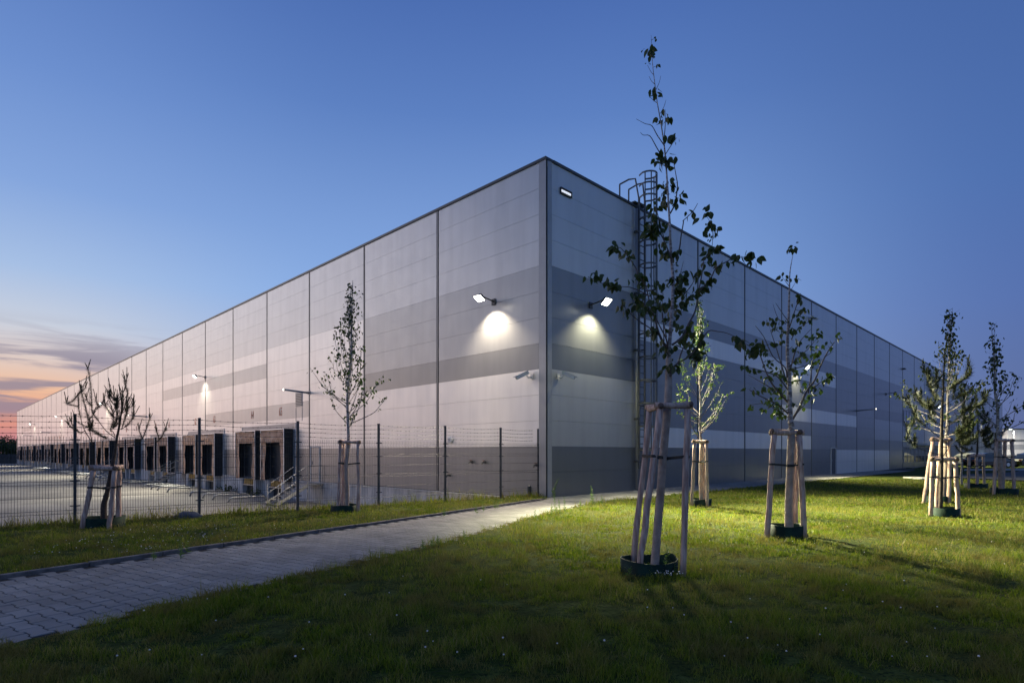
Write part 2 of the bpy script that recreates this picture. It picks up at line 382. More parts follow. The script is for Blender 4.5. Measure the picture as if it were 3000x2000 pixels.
# ---- concrete yard, road, far pavement
def sheet(name, pts, z, m, kind='structure', th=.0):
    mb = MB(); mb.poly([(p[0], p[1], z) for p in pts]); return tag(mb.build(name, m), kind=kind)
yA = FA + fn_*2.75 - FD*2.5; yB = FA + fn_*2.75 + FD*.62
sheet('yard', [tuple(yA)[:2], tuple(yB)[:2], tuple(L(3, .05, 0))[:2], tuple(L(SLmax+2, .05, 0))[:2], (-150, 132), (-150, 60)], YZ+.004, M['yard'])
g1, g2 = G(2700, 1399), G(3000, 1413)
sheet('road', [(27.2, 38), (28.5, 31.6), (60, 30.5), (120, 34), (120, 120), (95, 101), (40, 46.2)], .085, M['asphalt'])
sheet('pavement', [(38.5, 49.5), (46, 50.2), (120, 52), (120, 57.5), (50, 56.5), (42.5, 54.5)], .090, M['pale'])

# ---- paved path
def make_path():
    mb = MB(); att = []
    mb.v = []; U, V, amp, gp = .163, .333, .024, .013
    top, dz = .026, .0
    # outline of one paver in (u,v): wavy ends along v, straight sides
    out = []
    prof = [(-.5, 1), (-.30, 1), (-.18, -1), (.18, -1), (.30, 1), (.5, 1)]
    for f, a in prof: out.append((U/2 + amp*a*.5, f*V))
    for f, a in reversed(prof): out.append((-U/2 - amp*a*.5, f*V))
    out = [(u - math.copysign(gp/2, u), v - (math.copysign(gp/2, v) if abs(v) > V*.45 else 0)) for u, v in out]
    rr = random.Random(3)
    cells = []
    for i in range(-90, 700):
        for j in range(-40, 190):
            v = (j + .5*(i % 2))*V; u = i*U
            cells.append((u, v))
    cu = np.array(cells); wx = P0.x + cu[:,0]*PU.x + cu[:,1]*PV.x; wy = P0.y + cu[:,0]*PU.y + cu[:,1]*PV.y
    k = inpoly(wx, wy) & (wy > -3) & (np.hypot(wx, wy) < 62)
    sd = polydist(wx, wy)
    for (u, v), x, y, ok, dd in zip(cells, wx, wy, k, sd):
        if not ok and dd > .06: continue
        if not ok: continue
        z = top + rr.uniform(-.0015, .0015); tl = rr.uniform(-.004, .004)
        n = len(mb.v); c = rr.random()
        for a, b in out:
            s = .97
            p = P0 + PU*(u+a) + PV*(v+b); mb.v.append((p.x, p.y, z - .007))
        for a, b in out:
            p = P0 + PU*(u+a - math.copysign(.004, a)) + PV*(v+b - (math.copysign(.004, b) if abs(b) > V*.4 else 0)); mb.v.append((p.x, p.y, z + a*tl*4))
        m = len(out)
        # the outline is concave: split the top into three convex strips
        for (ia, ib, ic, id_) in ((0,1,10,11), (1,2,9,10), (2,3,8,9), (3,4,7,8), (4,5,6,7)):
            mb.f.append((n+m+ia, n+m+id_, n+m+ic, n+m+ib)); mb.m.append(0); att.append(c)
        for q in range(m):
            mb.f.append((n+q, n+m+q, n+m+(q+1) % m, n+(q+1) % m)); mb.m.append(0); att.append(c)
    # bedding
    n0 = len(mb.f)
    mb.poly([(p[0], p[1], .016) for p in PN], 1); att.append(0)
    o = mb.build('path', [M['paver'], M['sand']]); tag(o, kind='structure')
    a = o.data.attributes.new('rnd', 'FLOAT', 'FACE'); a.data.foreach_set('value', att)
    return o
make_path()
# kerb
mb = MB(); rr = random.Random(5)
t = -14.0
while t < 14.4:
    l = min(1.0, 14.5-t); j = rr.uniform(-.006, .006); zz = .082 + rr.uniform(-.006, .006)
    f = lambda a, b, c: P0 + PU*a + PV*b + Vector((0,0,c))
    mb.fbox(f, t+.006, t+l-.006, -.085+j, .0+j, -.1, zz)
    t += l
tag(mb.build('kerb', M['kerb'], bevel=.012), kind='structure')

# ------------------------------------------------------------------ the warehouse
def shadeL(n, r):
    if r >= 9: return 4
    if n < 2: return {8:2,7:2,6:2,5:1,4:3,3:3,2:3,1:1,0:1}[r]
    if r <= 1: return 1
    if r == 4 and 3 <= n < 6: return 2
    if r == 7 and (4 <= n < 8 or 14 <= n < 17 or 25 <= n < 28): return 2
    if r == 5 and 9 <= n < 12: return 2
    if r in (3, 4) and 18 <= n < 21: return 2
    if n < 4 and r in (6, 7, 8): return 3
    return 3
def shadeR(n, r):
    if n < 1:
        if r >= 9: return 4
        return {8:1,7:1,6:1,5:0,4:2,3:2,2:2,1:0,0:0}[r]
    if r >= 9: return 4
    if n < 13 and r == 8: return 1
    if r == 7 and n < 6: return 3
    if r <= 1: return 3 if 6 <= n < 9 else (0 if n < 6 else 1)
    if r == 2 and n < 5: return 3
    if r == 4 and 4 <= n < 7: return 3
    if r == 5 and 8 <= n < 14: return 0
    if r in (3,4) and n >= 8: return 2
    return 1
CLM = [CL[0], CL[1], CL[2], CL[3], SIL, M['gap']]
bld = empty('warehouse_building', L(0, 0, 0), 'long grey warehouse clad in banded metal panels with loading docks down its left side', 'building')
def facade(fr, nb, sfn, shade, bot):
    mb = MB()
    smax = sfn(nb)
    mb.fbox(fr, 0, smax, -.3, -.012, bot, TOP, 5)
    for n in range(nb):
        a = sfn(n) + (.0 if n == 0 else .085); b = sfn(n+1) - .085
        a = max(a, .30) if n == 0 else a
        for r in range(NR):
            z0, z1 = r*ROW+.0035, (r+1)*ROW-.0035
            if r == 0: z0 = 0
            mb.fbox(fr, a, b, -.012, .03, z0, z1, shade(n, r))
    return mb.build('wall', CLM, bld)
wl_o = facade(L, NL, sL, shadeL, YZ); wr_o = facade(Rr, NRB, sR, shadeR, -.1)
# rear walls and roof, plain
mb = MB()
A0, B0, D0 = L(SLmax, -.3, 0), Rr(SRmax, -.3, 0), L(SLmax, -SRmax, 0)
for a, b in ((A0, D0), (D0, B0)):
    dd = (b-a).normalized(); nn = Vector((dd.y, -dd.x, 0))*.15
    mb.hexa([a-nn+Vector((0,0,YZ)), b-nn+Vector((0,0,YZ)), b+nn+Vector((0,0,YZ)), a+nn+Vector((0,0,YZ)), a-nn+Vector((0,0,TOP)), b-nn+Vector((0,0,TOP)), b+nn+Vector((0,0,TOP)), a+nn+Vector((0,0,TOP))])
mb.build('wall', CL[2], bld)
mb = MB(); mb.poly([L(0.3,-.3,TOP-.4), Rr(SRmax-.3,-.3,TOP-.4), D0+Vector((0,0,TOP-.4)), L(SLmax-.3,-.3,TOP-.4)])
mb.build('roof', M['asphalt'], bld)
mb = MB(); mb.fbox(L, -.06, SLmax+.05, -.35, .075, TOP, TOP+.10); mb.fbox(Rr, .36, SRmax+.05, -.35, .075, TOP, TOP+.098); mb.build('coping', M['trim'], bld)
mb = MB()
mb.fbox(L, -.045, .28, .031, .046, -.05, TOP-.002); mb.fbox(Rr, .0461, .28, .031, .0462, -.08, TOP-.002)
mb.build('corner_trim', M['flash'], bld)
for n in range(1, NL+1):
    mb = MB(); s = sL(n) if n < NL else SLmax - .1
    mb.fbox(L, s-.042, s+.042, .0, .045, -.02, TOP-.003); mb.build('cladding_joint', M['joint'], bld)
for n in range(1, NRB+1):
    mb = MB(); s = sR(n) if n < NRB else SRmax - .1
    mb.fbox(Rr, s-.042, s+.042, .0, .045, -.02, TOP-.003); mb.build('cladding_joint', M['joint'], bld)
mb = MB(); mb.fbox(L, .29, SLmax, .032, .09, -.055, -.025); mb.fbox(Rr, .29, SRmax, .032, .075, -.03, -.004); mb.build('drip_sill', M['white_metal'], bld)
mb = MB(); mb.fbox(L, -.0, SLmax, -.011, .028, YZ-.2, -.057); mb.build('plinth', M['concrete'], bld)

# louvre over the first dock
def louvre(s0, s1, z0, z1):
    mb = MB(); mb.fbox(L, s0, s1, .031, .06, z0, z1); o = mb.build('louvre', M['flash'], bld)
    m2 = MB(); k = z0+.05
    while k < z1-.05: m2.fbox(L, s0+.05, s1-.05, .061, .075, k, k+.045); k += .095
    m2.build('slats', M['trim'], o)
louvre(19.1, 19.95, 4.35, 5.2)
for s_0 in (19.1, 19.92):
    mb = MB(); mb.fbox(L, s_0, s_0+.04, .031, .045, 3.5, 4.3); mb.build('conduit', M['flash'], bld)

# dock surround per pair, docks, pits
def fringe_front(mb, s0, s1, p, z0, z1, m=0, bag=.05):
    n = 7; m_ = 5
    idx = []
    for i in range(n+1):
        for j in range(m_+1):
            s = s0+(s1-s0)*i/n; z = z0+(z1-z0)*j/m_
            pp = p + bag*noise.noise(Vector((s*2.3, z*3.1, s0*1.7)))
            mb.v.append(tuple(L(s, pp, z)))
    base = len(mb.v)-(n+1)*(m_+1)
    for i in range(n):
        for j in range(m_):
            a = base+i*(m_+1)+j; mb.f.append((a, a+m_+1, a+m_+2, a+1)); mb.m.append(m)
def dock(s0, s1, lit=False):
    """loading dock: shelter, curtains, door, leveller pit"""
    p0, p1 = .03, .60; zt, zb = 3.06, -.12
    mb = MB(); mb.fbox(L, s0, s0+.05, p0, p1, zb, zt-.06, 0); mb.fbox(L, s1-.05, s1, p0, p1, zb, zt-.06, 0); mb.fbox(L, s0, s1, p0, p1, zt-.06, zt, 0)
    o = mb.build('loading_dock', M['black'], bld)
    mb = MB(); e_ = .045
    mb.fbox(L, s0-.012, s0+e_, p1, p1+.03, zb, zt+.01); mb.fbox(L, s1-e_, s1+.012, p1, p1+.03, zb, zt+.01); mb.fbox(L, s0+e_, s1-e_, p1, p1+.03, zt-e_, zt+.01)
    mb.build('edge_profile', M['alu'], o)
    mb = MB(); fringe_front(mb, s0+.05, s1-.05, p1-.02, zt-.3, zt-.05, bag=.06); fringe_front(mb, s0+.12, s1-.12, p1-.02+.05, 2.24, zt-.22, bag=.12); mb.build('head_curtain', M['fabric'], o)
    for a, b in ((s0+.05, s0+.62), (s1-.62, s1-.05)):
        mb = MB(); fringe_front(mb, a, b, p1-.03, zb, 2.5, bag=.10); mb.build('side_curtain', M['fabric'], o)
    mb = MB(); mb.fbox(L, s0+.3, s1-.3, .031, .06, -.1, 2.9); mb.build('door', M['lit_yellow'] if lit else M['dock_dark'], o)
    if lit:
        mb = MB()
        for k in range(1, 4): mb.fbox(L, s0+.3, s1-.3, .061, .09, k*.6, k*.6+.06)
        for k in range(1, 4): mb.fbox(L, s0+.3+k*.7, s0+.36+k*.7, .0605, .088, -.1, 2.9)
        mb.build('door_grid', M['dock_dark'], o)
    c = (s0+s1)/2
    for a in (c-1.35, c+.95):
        mb = MB(); mb.fbox(L, a, a+.4, .03, .42, YZ-.05, -.13); mb.build('concrete_pier', M['concrete'], o)
    mb = MB(); mb.fbox(L, c-.94, c+.94, .03, .10, YZ-.05, -.58); mb.build('pit', M['black'], o)
    mb = MB(); mb.fbox(L, c-.94, c+.94, .03, .40, -.56, -.50); mb.build('leveller_lip', M['galv'], o)
    mb = MB()
    k = c-.9
    while k < c+.8: mb.fbox(L, k, k+.11, .031, .38, -.48, -.14); k += .19
    mb.build('bumper_strip', M['yellow'], o)
for k in range(13):
    o_ = 12*k
    mb = MB(); mb.fbox(L, 19.95+o_, 28.4+o_, .031, .05, -.05, 3.40); o = mb.build('dock_surround', M['flash'], bld)
    m2 = MB(); m2.fbox(L, 19.93+o_, 28.42+o_, .0505, .075, 3.37, 3.41); m2.fbox(L, 19.93+o_, 19.98+o_, .0505, .0751, -.05, 3.369); m2.fbox(L, 28.37+o_, 28.42+o_, .0505, .0751, -.05, 3.369); m2.build('surround_edge', M['alu'], o)
    dock(20.3+o_, 23.75+o_, lit=(k == 5)); dock(24.65+o_, 28.1+o_)
# numbers over the docks
def number(txt, s, z, h):
    cu = bpy.data.curves.new('dock_number', 'FONT'); cu.body = txt; cu.size = h*1.35; cu.align_x = 'CENTER'; cu.extrude = .004
    t = bpy.data.objects.new('tmp', cu); col.objects.link(t); bpy.context.view_layer.update()
    me = bpy.data.meshes.new_from_object(t.evaluated_get(bpy.context.evaluated_depsgraph_get())); bpy.data.objects.remove(t)
    org = ORIG[bld.name]
    for v in me.vertices:
        x, y, zz = v.co; v.co = L(s - x*.62, .036+zz, z+y) - org
    me.materials.clear(); me.materials.append(M['red'])
    o = bpy.data.objects.new('dock_number', me); col.objects.link(o); o.parent = bld
for k in range(11):
    number(str(65-2*k), 22.1+12*k, 3.93, .56); number(str(64-2*k), 26.6+12*k, 3.93, .56)
# side doors
def door(fr, s0, s1, z1, m):
    mb = MB(); mb.fbox(fr, s0, s1, .031, .05, -.02, z1); o = mb.build('door', m, bld)
    m2 = MB(); m2.fbox(fr, s0-.05, s0, .031, .08, -.02, z1+.05); m2.fbox(fr, s1, s1+.05, .031, .08, -.02, z1+.05); m2.fbox(fr, s0, s1, .031, .08, z1, z1+.05); m2.build('frame', M['white_metal'], o)
    m3 = MB(); m3.fbox(fr, s1-.16 if fr is L else s0+.08, s1-.08 if fr is L else s0+.16, .051, .09, .95, 1.15); m3.build('handle', M['galv'], o)
door(L, 16.95, 17.95, 1.93, CL[1])
for s in (41.0, 65.0, 89.0, 113.0): door(L, s, s+1, 1.93, CL[1])
door(Rr, 31.7, 32.75, 1.95, M['trim'])
door(Rr, 111, 117, 2.1, M['white_metal'])
# office windows on the right facade
def window(s0, s1, z0, z1, g, nd=1, fr=Rr):
    mb = MB(); f = .06
    mb.fbox(fr, s0, s1, .031, .075, z0, z0+f); mb.fbox(fr, s0, s1, .031, .075, z1-f, z1); mb.fbox(fr, s0, s0+f, .031, .074, z0+f, z1-f); mb.fbox(fr, s1-f, s1, .031, .074, z0+f, z1-f)
    for k in range(1, nd): c = s0+(s1-s0)*k/nd; mb.fbox(fr, c-.03, c+.03, .031, .073, z0+f, z1-f)
    mb.fbox(fr, s0+f, s1-f, .031, .072, z0+(z1-z0)*.45, z0+(z1-z0)*.45+.05)
    o = mb.build('window', M['flash'], bld)
    m2 = MB(); m2.fbox(fr, s0+f, s1-f, .031, .05, z0+f, z1-f); m2.build('pane', g, o)
s = 55.1
while s < 80: window(s, s+5.0, .55, 2.25, M['glass'], 3); s += 5.44
s = 55.1
while s < 100: window(s, s+5.0, 4.4, 6.0, M['glass_blue'], 4); s += 5.44
window(126, 131, 3.4, 5.4, M['glass_lit'], 2)
mb = MB(); mb.fbox(Rr, 60, 82, .031, 1.2, 2.42, 2.6); mb.build('canopy', M['white_metal'], bld)

# drain pipe by the ladder
mb = MB(); sp_ = sR(1)-.14
mb.tube([Rr(sp_, .13, .1), Rr(sp_, .13, TOP-.1)], .055, 10); o = mb.build('drain_pipe', M['flash'], bld, smooth=True)
for z in (.9+.3, 3.0, 5.9, 8.3, 10.9):
    m2 = MB(); m2.fbox(Rr, sp_-.085, sp_+.085, .05, .215, z, z+.09); m2.build('pipe_bracket', M['trim'], o)

# ------------------------------------------------------------------ wall floodlights
def floodlight(fr, s, z, lensm, label, group, lit=True, power=0, color=(1,1,1), p=.8, big=1.0, tilt=32, cone=96, wash=0, aims=None):
    root = empty('wall_floodlight', fr(s, 0, z), label, 'floodlight', group)
    mb = MB(); mb.fbox(fr, s-.10, s+.10, .047, .075, z-.12, z+.12); mb.tube([fr(s, .07, z+.02), fr(s, p-.22, z+.10)], .028, 8); mb.build('bracket', M['lampbody'], root)
    a = R(tilt); ca_, sa = math.cos(a), math.sin(a)
    c0 = (p, z)
    def f(u, v, w_):   # u along the wall, v across the head, w_ head normal (towards the light)
        pp = p + v*ca_ + w_*sa; zz = z + v*sa - w_*ca_
        return fr(s+u, pp, zz)
    h = .20*big
    mb = MB(); mb.hexa([f(-h,-h*.85,0), f(h,-h*.85,0), f(h,h*.85,0), f(-h,h*.85,0), f(-h*.6,-h*.5,-.14), f(h*.6,-h*.5,-.14), f(h*.6,h*.5,-.14), f(-h*.6,h*.5,-.14)])
    mb.build('housing', M['lampbody'], root)
    mb = MB(); mb.hexa([f(-h*.9,-h*.75,.001), f(h*.9,-h*.75,.001), f(h*.9,h*.75,.001), f(-h*.9,h*.75,.001), f(-h*.62,-h*.52,.05), f(h*.62,-h*.52,.05), f(h*.62,h*.52,.05), f(-h*.62,h*.52,.05)])
    mb.build('lens', lensm if lit else M['glass'], root)
    for aim, pw_, cn in (aims or []):
        ld = bpy.data.lights.new('floodlight_beam', 'SPOT'); lo = bpy.data.objects.new('floodlight_beam', ld); col.objects.link(lo)
        pos = f(0, 0, .10); lo.location = pos - ORIG[root.name]; lo.parent = root
        ld.energy = pw_; ld.color = color; ld.spot_size = R(cn); ld.spot_blend = 1; ld.shadow_soft_size = .35
        lo.rotation_euler = (pos - Vector(aim)).to_track_quat('Z', 'Y').to_euler()
    if power:
        ld = bpy.data.lights.new('floodlight_beam', 'SPOT'); lo = bpy.data.objects.new('floodlight_beam', ld); col.objects.link(lo)
        pos = f(0, 0, .10); lo.location = pos - ORIG[root.name]; lo.parent = root
        ld.energy = power; ld.color = color; ld.spot_size = R(cone); ld.spot_blend = .7; ld.shadow_soft_size = .22
        dirv = f(0, 0, 1) - f(0, 0, 0); lo.rotation_euler = (-dirv).to_track_quat('Z', 'Y').to_euler()
    if wash:           # the reflector spill that grazes the wall just under the lamp
        ld = bpy.data.lights.new('floodlight_spill', 'SPOT'); lo = bpy.data.objects.new('floodlight_spill', ld); col.objects.link(lo)
        pos = fr(s, p*.7, z-.10); lo.location = pos - ORIG[root.name]; lo.parent = root
        ld.energy = wash; ld.color = color; ld.spot_size = R(120); ld.spot_blend = .8; ld.shadow_soft_size = .06
        dirv = fr(s, -.10, -1) - fr(s, 0, 0); lo.rotation_euler = (-dirv).to_track_quat('Z', 'Y').to_euler()
    return root
GL = 'floodlights on the dock facade'; GR = 'floodlights on the right facade'
floodlight(L, 2.65, 7.45, LW, 'brightest warm floodlight on the left wall, nearest the building corner', GL, power=6500, color=(1,.84,.62), wash=950, aims=[((-14,27,-1.2),12000,56),((-22,30,-1.2),9000,50)])
for i, (s, lb) in enumerate(((36, 'lit floodlight above the loading docks, second from the building corner'), (72, 'lit floodlight behind the bare pine on the dock wall, third from the corner'), (108, 'small lit floodlight far down the dock wall, fourth from the corner'), (144, 'smallest lit floodlight near the far end of the dock wall'))):
    floodlight(L, s+.2, 7.6, LF, lb, GL, power=9000, color=(1,.92,.72), wash=500, tilt=42, aims=([(tuple(L(s-11,9,-1.2)),9000,58),(tuple(L(s+12,9,-1.2)),9000,58)] if i < 2 else None))
floodlight(Rr, 2.55, 7.3, LG, 'bright greenish white floodlight between the corner and the ladder', GR, power=5500, color=(1,.94,.60), wash=900, tilt=42, aims=[((2.6,14.3,0),30000,44),((8.2,12.4,0),42000,49),((13.5,16,0),26000,54)])
for s, lb, lit in ((24.4, 'lit floodlight seen through the second birch on the right wall', True), (69.8, 'lit floodlight above the office windows behind the pine', True), (92.4, 'lit floodlight further along the right wall behind the pine branches', True), (114, 'small lit floodlight next to the far birch on the right wall', True), (47.9, 'unlit floodlight on a joint of the right wall, dark against the cladding', False)):
    floodlight(Rr, s, 7.1, LF, lb, GR, lit=lit, power=(11000 if lit else 0), color=(1,.93,.58), wash=(500 if lit else 0), tilt=44)

# tube lights over the docks
def arm(fr, s, z, length, label, lit=True, group='tubular dock lights'):
    root = empty('dock_light', fr(s, 0, z), label, 'dock light', group)
    mb = MB(); mb.tube([fr(s, .03, z-.04), fr(s, length, z+.04)], .055, 10); mb.build('arm', M['flash'], root, smooth=True)
    mb = MB(); mb.fbox(fr, s-.11, s+.11, .047, .08, z-.12, z+.08); mb.build('wall_plate', M['flash'], root)
    mb = MB(); mb.tube([fr(s, length+.001, z+.04), fr(s, length+.03, z+.042)], .06, 12); mb.build('lens', LF_soft, root)
LF_soft = lens('soft_lamp_lens', (1,.92,.75), 3)
arm(L, 18.2, 5.1, 1.54, 'slim tubular light sticking out beside the louvre, nearest the corner')
arm(L, 54.2, 5.3, 1.54, 'slim tubular light above the third pair of docks'); arm(L, 90.2, 5.3, 1.5, 'slim tubular light behind the pine tree at the middle of the dock wall')
arm(L, 120.2, 5.3, 1.5, 'slim tubular light far down the dock wall between two floodlights'); arm(L, 150.2, 5.3, 1.5, 'tiny tubular light near the far end of the dock wall')
arm(Rr, 38.4, 5.1, 1.4, 'slim tubular light on the right wall above the light grey base panels')

# ------------------------------------------------------------------ small things on the corner
def camera_box(fr, s, z, lean, label):
    root = empty('security_camera', fr(s, 0, z), label, 'camera', 'security cameras at the building corner')
    mb = MB(); mb.fbox(fr, s-.07, s+.07, .047, .075, z-.10, z+.10); mb.tube([fr(s, .07, z-.02), fr(s+lean*.05, .22, z-.05), fr(s+lean*.10, .26, z+.02)], .022, 8); mb.build('bracket', M['white_metal'], root)
    a = fr(s+lean*.02, .20, z+.14); b = fr(s+lean*.42, .62, z-.10)
    dd = (b-a).normalized(); u = dd.cross(Vector((0,0,1))).normalized(); v = u.cross(dd)
    def f(x, y, zz): return a + dd*x + u*y + v*zz
    mb = MB(); mb.fbox(f, .02, .52, -.06, .06, -.06, .055); mb.build('housing', M['white_metal'], root, bevel=.01)
    mb = MB(); mb.fbox(f, -.01, .60, -.075, .075, .058, .075); mb.build('sun_shield', M['white_metal'], root)
    mb = MB(); mb.fbox(f, .521, .53, -.045, .045, -.045, .04); mb.build('lens', M['glass'], root)
camera_box(L, .62, 4.38, .7, 'white security camera on the left face of the corner, pointing left')
camera_box(Rr, .62, 4.38, .7, 'white security camera on the right face of the corner, pointing right')
# high box light
root = empty('wall_light_box', Rr(1.35, 0, 11.2), 'slim dark framed light box high on the right face by the roof corner', 'wall light')
mb = MB(); a, b, z0, z1 = .74, 1.38, 11.06, 11.29
mb.fbox(Rr, a, b, .031, .09, z0, z0+.02); mb.fbox(Rr, a, b, .031, .09, z1-.02, z1); mb.fbox(Rr, a, a+.02, .031, .089, z0+.02, z1-.02); mb.fbox(Rr, b-.02, b, .031, .089, z0+.02, z1-.02)
mb.fbox(Rr, a+.02, b-.02, .031, .05, z0+.02, z1-.02); mb.build('frame', M['trim'], root)
mb = MB(); mb.fbox(Rr, a+.05, b-.06, .051, .08, z0+.08, z0+.15); mb.build('diffuser', lens('box_light_diffuser', (.85,.9,1), .8), root)
# pair of small sensors high on the right wall
root = empty('wall_sensor', Rr(27.5, 0, 10.6), 'pair of tiny pale sensors on a bracket high on the right wall', 'sensor')
mb = MB(); mb.fbox(Rr, 27.35, 27.65, .047, .3, 10.85, 10.9); mb.build('bracket', M['trim'], root)
for s in (27.0, 27.75): mb = MB(); mb.fbox(Rr, s, s+.28, .12, .32, 10.84, 10.95); mb.build('sensor_head', M['white_metal'], root)
root = empty('wall_sensor', Rr(54.6, 0, 10.2), 'single dark sensor high on the right wall above the offices', 'sensor')
mb = MB(); mb.fbox(Rr, 54.3, 54.95, .047, .3, 10.1, 10.2); mb.build('sensor_head', M['trim'], root)
# round bell, taps
def onwall(px, py, pr=.1):   # where on the left wall the photograph shows it
    r = (px-1500)/F; s = (CX - q2*pr - r*(CY - q2*pr))/(q2*(1+r)); Z = CY+q2*s-q2*pr; return s, EYE-(py-HOR)/F*Z
s, z = onwall(1317, 1288)
root = empty('alarm_bell', L(s, 0, z), 'round white alarm bell on the left wall behind the fence', 'alarm bell')
mb = MB(); mb.tube([L(s,.03,z), L(s,.09,z), L(s,.12,z)], [.15,.15,.11], 20); mb.build('dome', M['white_metal'], root, smooth=False)
mb = MB(); mb.tube([L(s,.121,z), L(s,.135,z)], [.05,.04], 12); mb.build('hub', M['flash'], root)
for (px, py, lb) in ((1380, 1353, 'small dark hose tap on the left wall, left one of the close pair'), (1418, 1354, 'small dark hose tap on the left wall, right one of the close pair'), (1315, 1392, 'small dark hose tap low on the left wall beside a fence post'), (1570, 1362, 'dark hose tap on the wall next to the building corner')):
    s, z = onwall(px, py)
    root = empty('wall_tap', L(s, 0, z), lb, 'tap', 'hose taps on the left wall')
    mb = MB(); mb.tube([L(s,.03,z), L(s,.045,z)], .06, 12); mb.tube([L(s,.045,z), L(s,.2,z), L(s-.03,.24,z-.06)], .028, 8); mb.build('spout', M['trim'], root)
    mb = MB(); mb.tube([L(s,.12,z+.02), L(s,.12,z+.07)], .015, 6); mb.tube([L(s-.07,.12,z+.075), L(s+.07,.12,z+.075)], .018, 6); mb.build('handle', M['endgrain'], root)
b = G(1551, 1456)
mb = MB(); mb.tube([b+Vector((0,0,-.05)), b+Vector((0,0,.40)), b+Vector((0,0,.43))], [.075,.075,.04], 14)
tag(mb.build('bollard', M['fence'], smooth=False), 'short grey post standing in the grass by the building corner', 'post')

# ------------------------------------------------------------------ roof ladder with cage
lc = 5.93; hw = .225; root = empty('roof_ladder', Rr(lc, 0, .9), 'tall galvanised access ladder with safety cage rising past the roof edge', 'ladder')
for sg in (-1, 1):
    mb = MB(); mb.fbox(Rr, lc+sg*hw-.035, lc+sg*hw+.035, .16, .23, .95, TOP+.35); mb.tube([Rr(lc+sg*hw, .19, TOP+.3), Rr(lc+sg*(hw+.06), .05, TOP+1.2), Rr(lc+sg*(hw+.1), -.25, TOP+1.25), Rr(lc+sg*(hw+.12), -.7, TOP+1.18)], .034, 8)
    mb.tube([Rr(lc+sg*(hw+.12), -.7, TOP+1.18), Rr(lc+sg*(hw+.12), -.7, TOP+.1)], .034, 8)
    mb.build('rail', M['ladder'], root)
for k in range(38):
    z = 1.1+k*.3; mb = MB(); mb.tube([Rr(lc-hw, .195, z), Rr(lc+hw, .195, z)], .02, 6); mb.build('rung', M['ladder'], root)
hz = [1.75, 2.72, 3.69, 4.66, 5.63, 6.6, 7.57, 8.54, 9.51, 10.48, 11.45, TOP+.35, TOP+.85, TOP+1.3]
def hoop(z, rad=.36, back=True):
    pts = []
    for a in np.linspace(-100, 100, 15): pts.append(Rr(lc+math.sin(R(a))*rad, .5+math.cos(R(a))*.38, z))
    return [Rr(lc-hw, .2, z)] + pts + [Rr(lc+hw, .2, z)]
for z in hz:
    mb = MB(); pts = hoop(z)
    for a, b in zip(pts[:-1], pts[1:]):
        dd = (b-a); u = Vector((0,0,.034)); nn = dd.cross(u).normalized()*.010
        mb.hexa([a-u-nn, b-u-nn, b-u+nn, a-u+nn, a+u-nn, b+u-nn, b+u+nn, a+u+nn])
    mb.build('cage_hoop', M['ladder'], root)
for a in (-80, -40, 0, 40, 80):
    mb = MB(); c = (lc+math.sin(R(a))*.352, .5+math.cos(R(a))*.372)
    mb.fbox(Rr, c[0]-.028, c[0]+.028, c[1]-.012, c[1]+.012, hz[0]-.02, hz[-1]); mb.build('cage_bar', M['ladder'], root)
mb = MB(); mb.fbox(Rr, lc-.42, lc+.42, -.75, .12, TOP+.16, TOP+.21); mb.build('platform', M['trim'], root)
for z in (1.2, 3.6, 6, 8.4, 10.8):
    for sg in (-1, 1):
        mb = MB(); mb.fbox(Rr, lc+sg*hw-.02, lc+sg*hw+.02, .031, .159, z, z+.05); mb.build('wall_bracket', M['ladder'], root)

# ------------------------------------------------------------------ steel stairs to the dock doors
def stair(s0, s1, label, grp='steel stairs to the dock doors'):
    root = empty('steel_staircase', L((s0+s1)/2, 1, YZ), label, 'staircase', grp)
    pl, n = .95, 6; ztop = -.09; p_end = 2.65
    mb = MB(); mb.fbox(L, s0, s1+.2, .032, pl, ztop-.06, ztop); mb.build('platform', M['galv'], root)
    for s in (s0+.02, s1-.02):
        mb = MB(); a = L(s, pl, ztop); b = L(s, p_end, YZ+.02)
        o = Vector((0,0,-.2)); w_ = (L(1,0,0)-L(0,0,0))*.015
        mb.hexa([a+o-w_, b+o*.1-w_, b+o*.1+w_, a+o+w_, a-w_, b-o*.9-w_+Vector((0,0,-.02)), b-o*.9+w_+Vector((0,0,-.02)), a+w_]); mb.build('stringer', M['galv'], root)
    for k in range(n):
        f = (k+.6)/n; p = pl+(p_end-pl)*f; z = ztop+(YZ-ztop)*f
        mb = MB(); mb.fbox(L, s0+.04, s1-.04, p-.12, p+.12, z, z+.03); mb.build('tread', M['galv'], root)
    for s in (s0+.02, s1-.02):
        mb = MB(); A = lambda p, h: L(s, p, (ztop if p <= pl else ztop+(YZ-ztop)*(p-pl)/(p_end-pl))+h)
        for h in (.55, 1.0): mb.tube([A(pl, h), A(p_end-.1, h)], .02, 6)
        for p in (pl, (pl+p_end)/2, p_end-.1): mb.tube([A(p, 0), A(p, 1.0)], .02, 6)
        mb.build('handrail', M['galv'], root)
    mb = MB()
    for h in (.55, 1.0): mb.tube([L(s0-.0, .08, ztop+h), L(s0, pl, ztop+h)], .02, 6)
    for p in (.08, pl): mb.tube([L(s0, p, ztop), L(s0, p, ztop+1.0)], .02, 6)
    mb.build('platform_rail', M['galv'], root)
    for p in (.15, pl-.05):
        mb = MB(); mb.tube([L(s0+.1, p, YZ), L(s0+.1, p, ztop-.06)], .03, 6); mb.build('leg', M['galv'], root)
stair(16.5, 17.95, 'galvanised steel stairs with handrails up to the side door, nearest the corner')
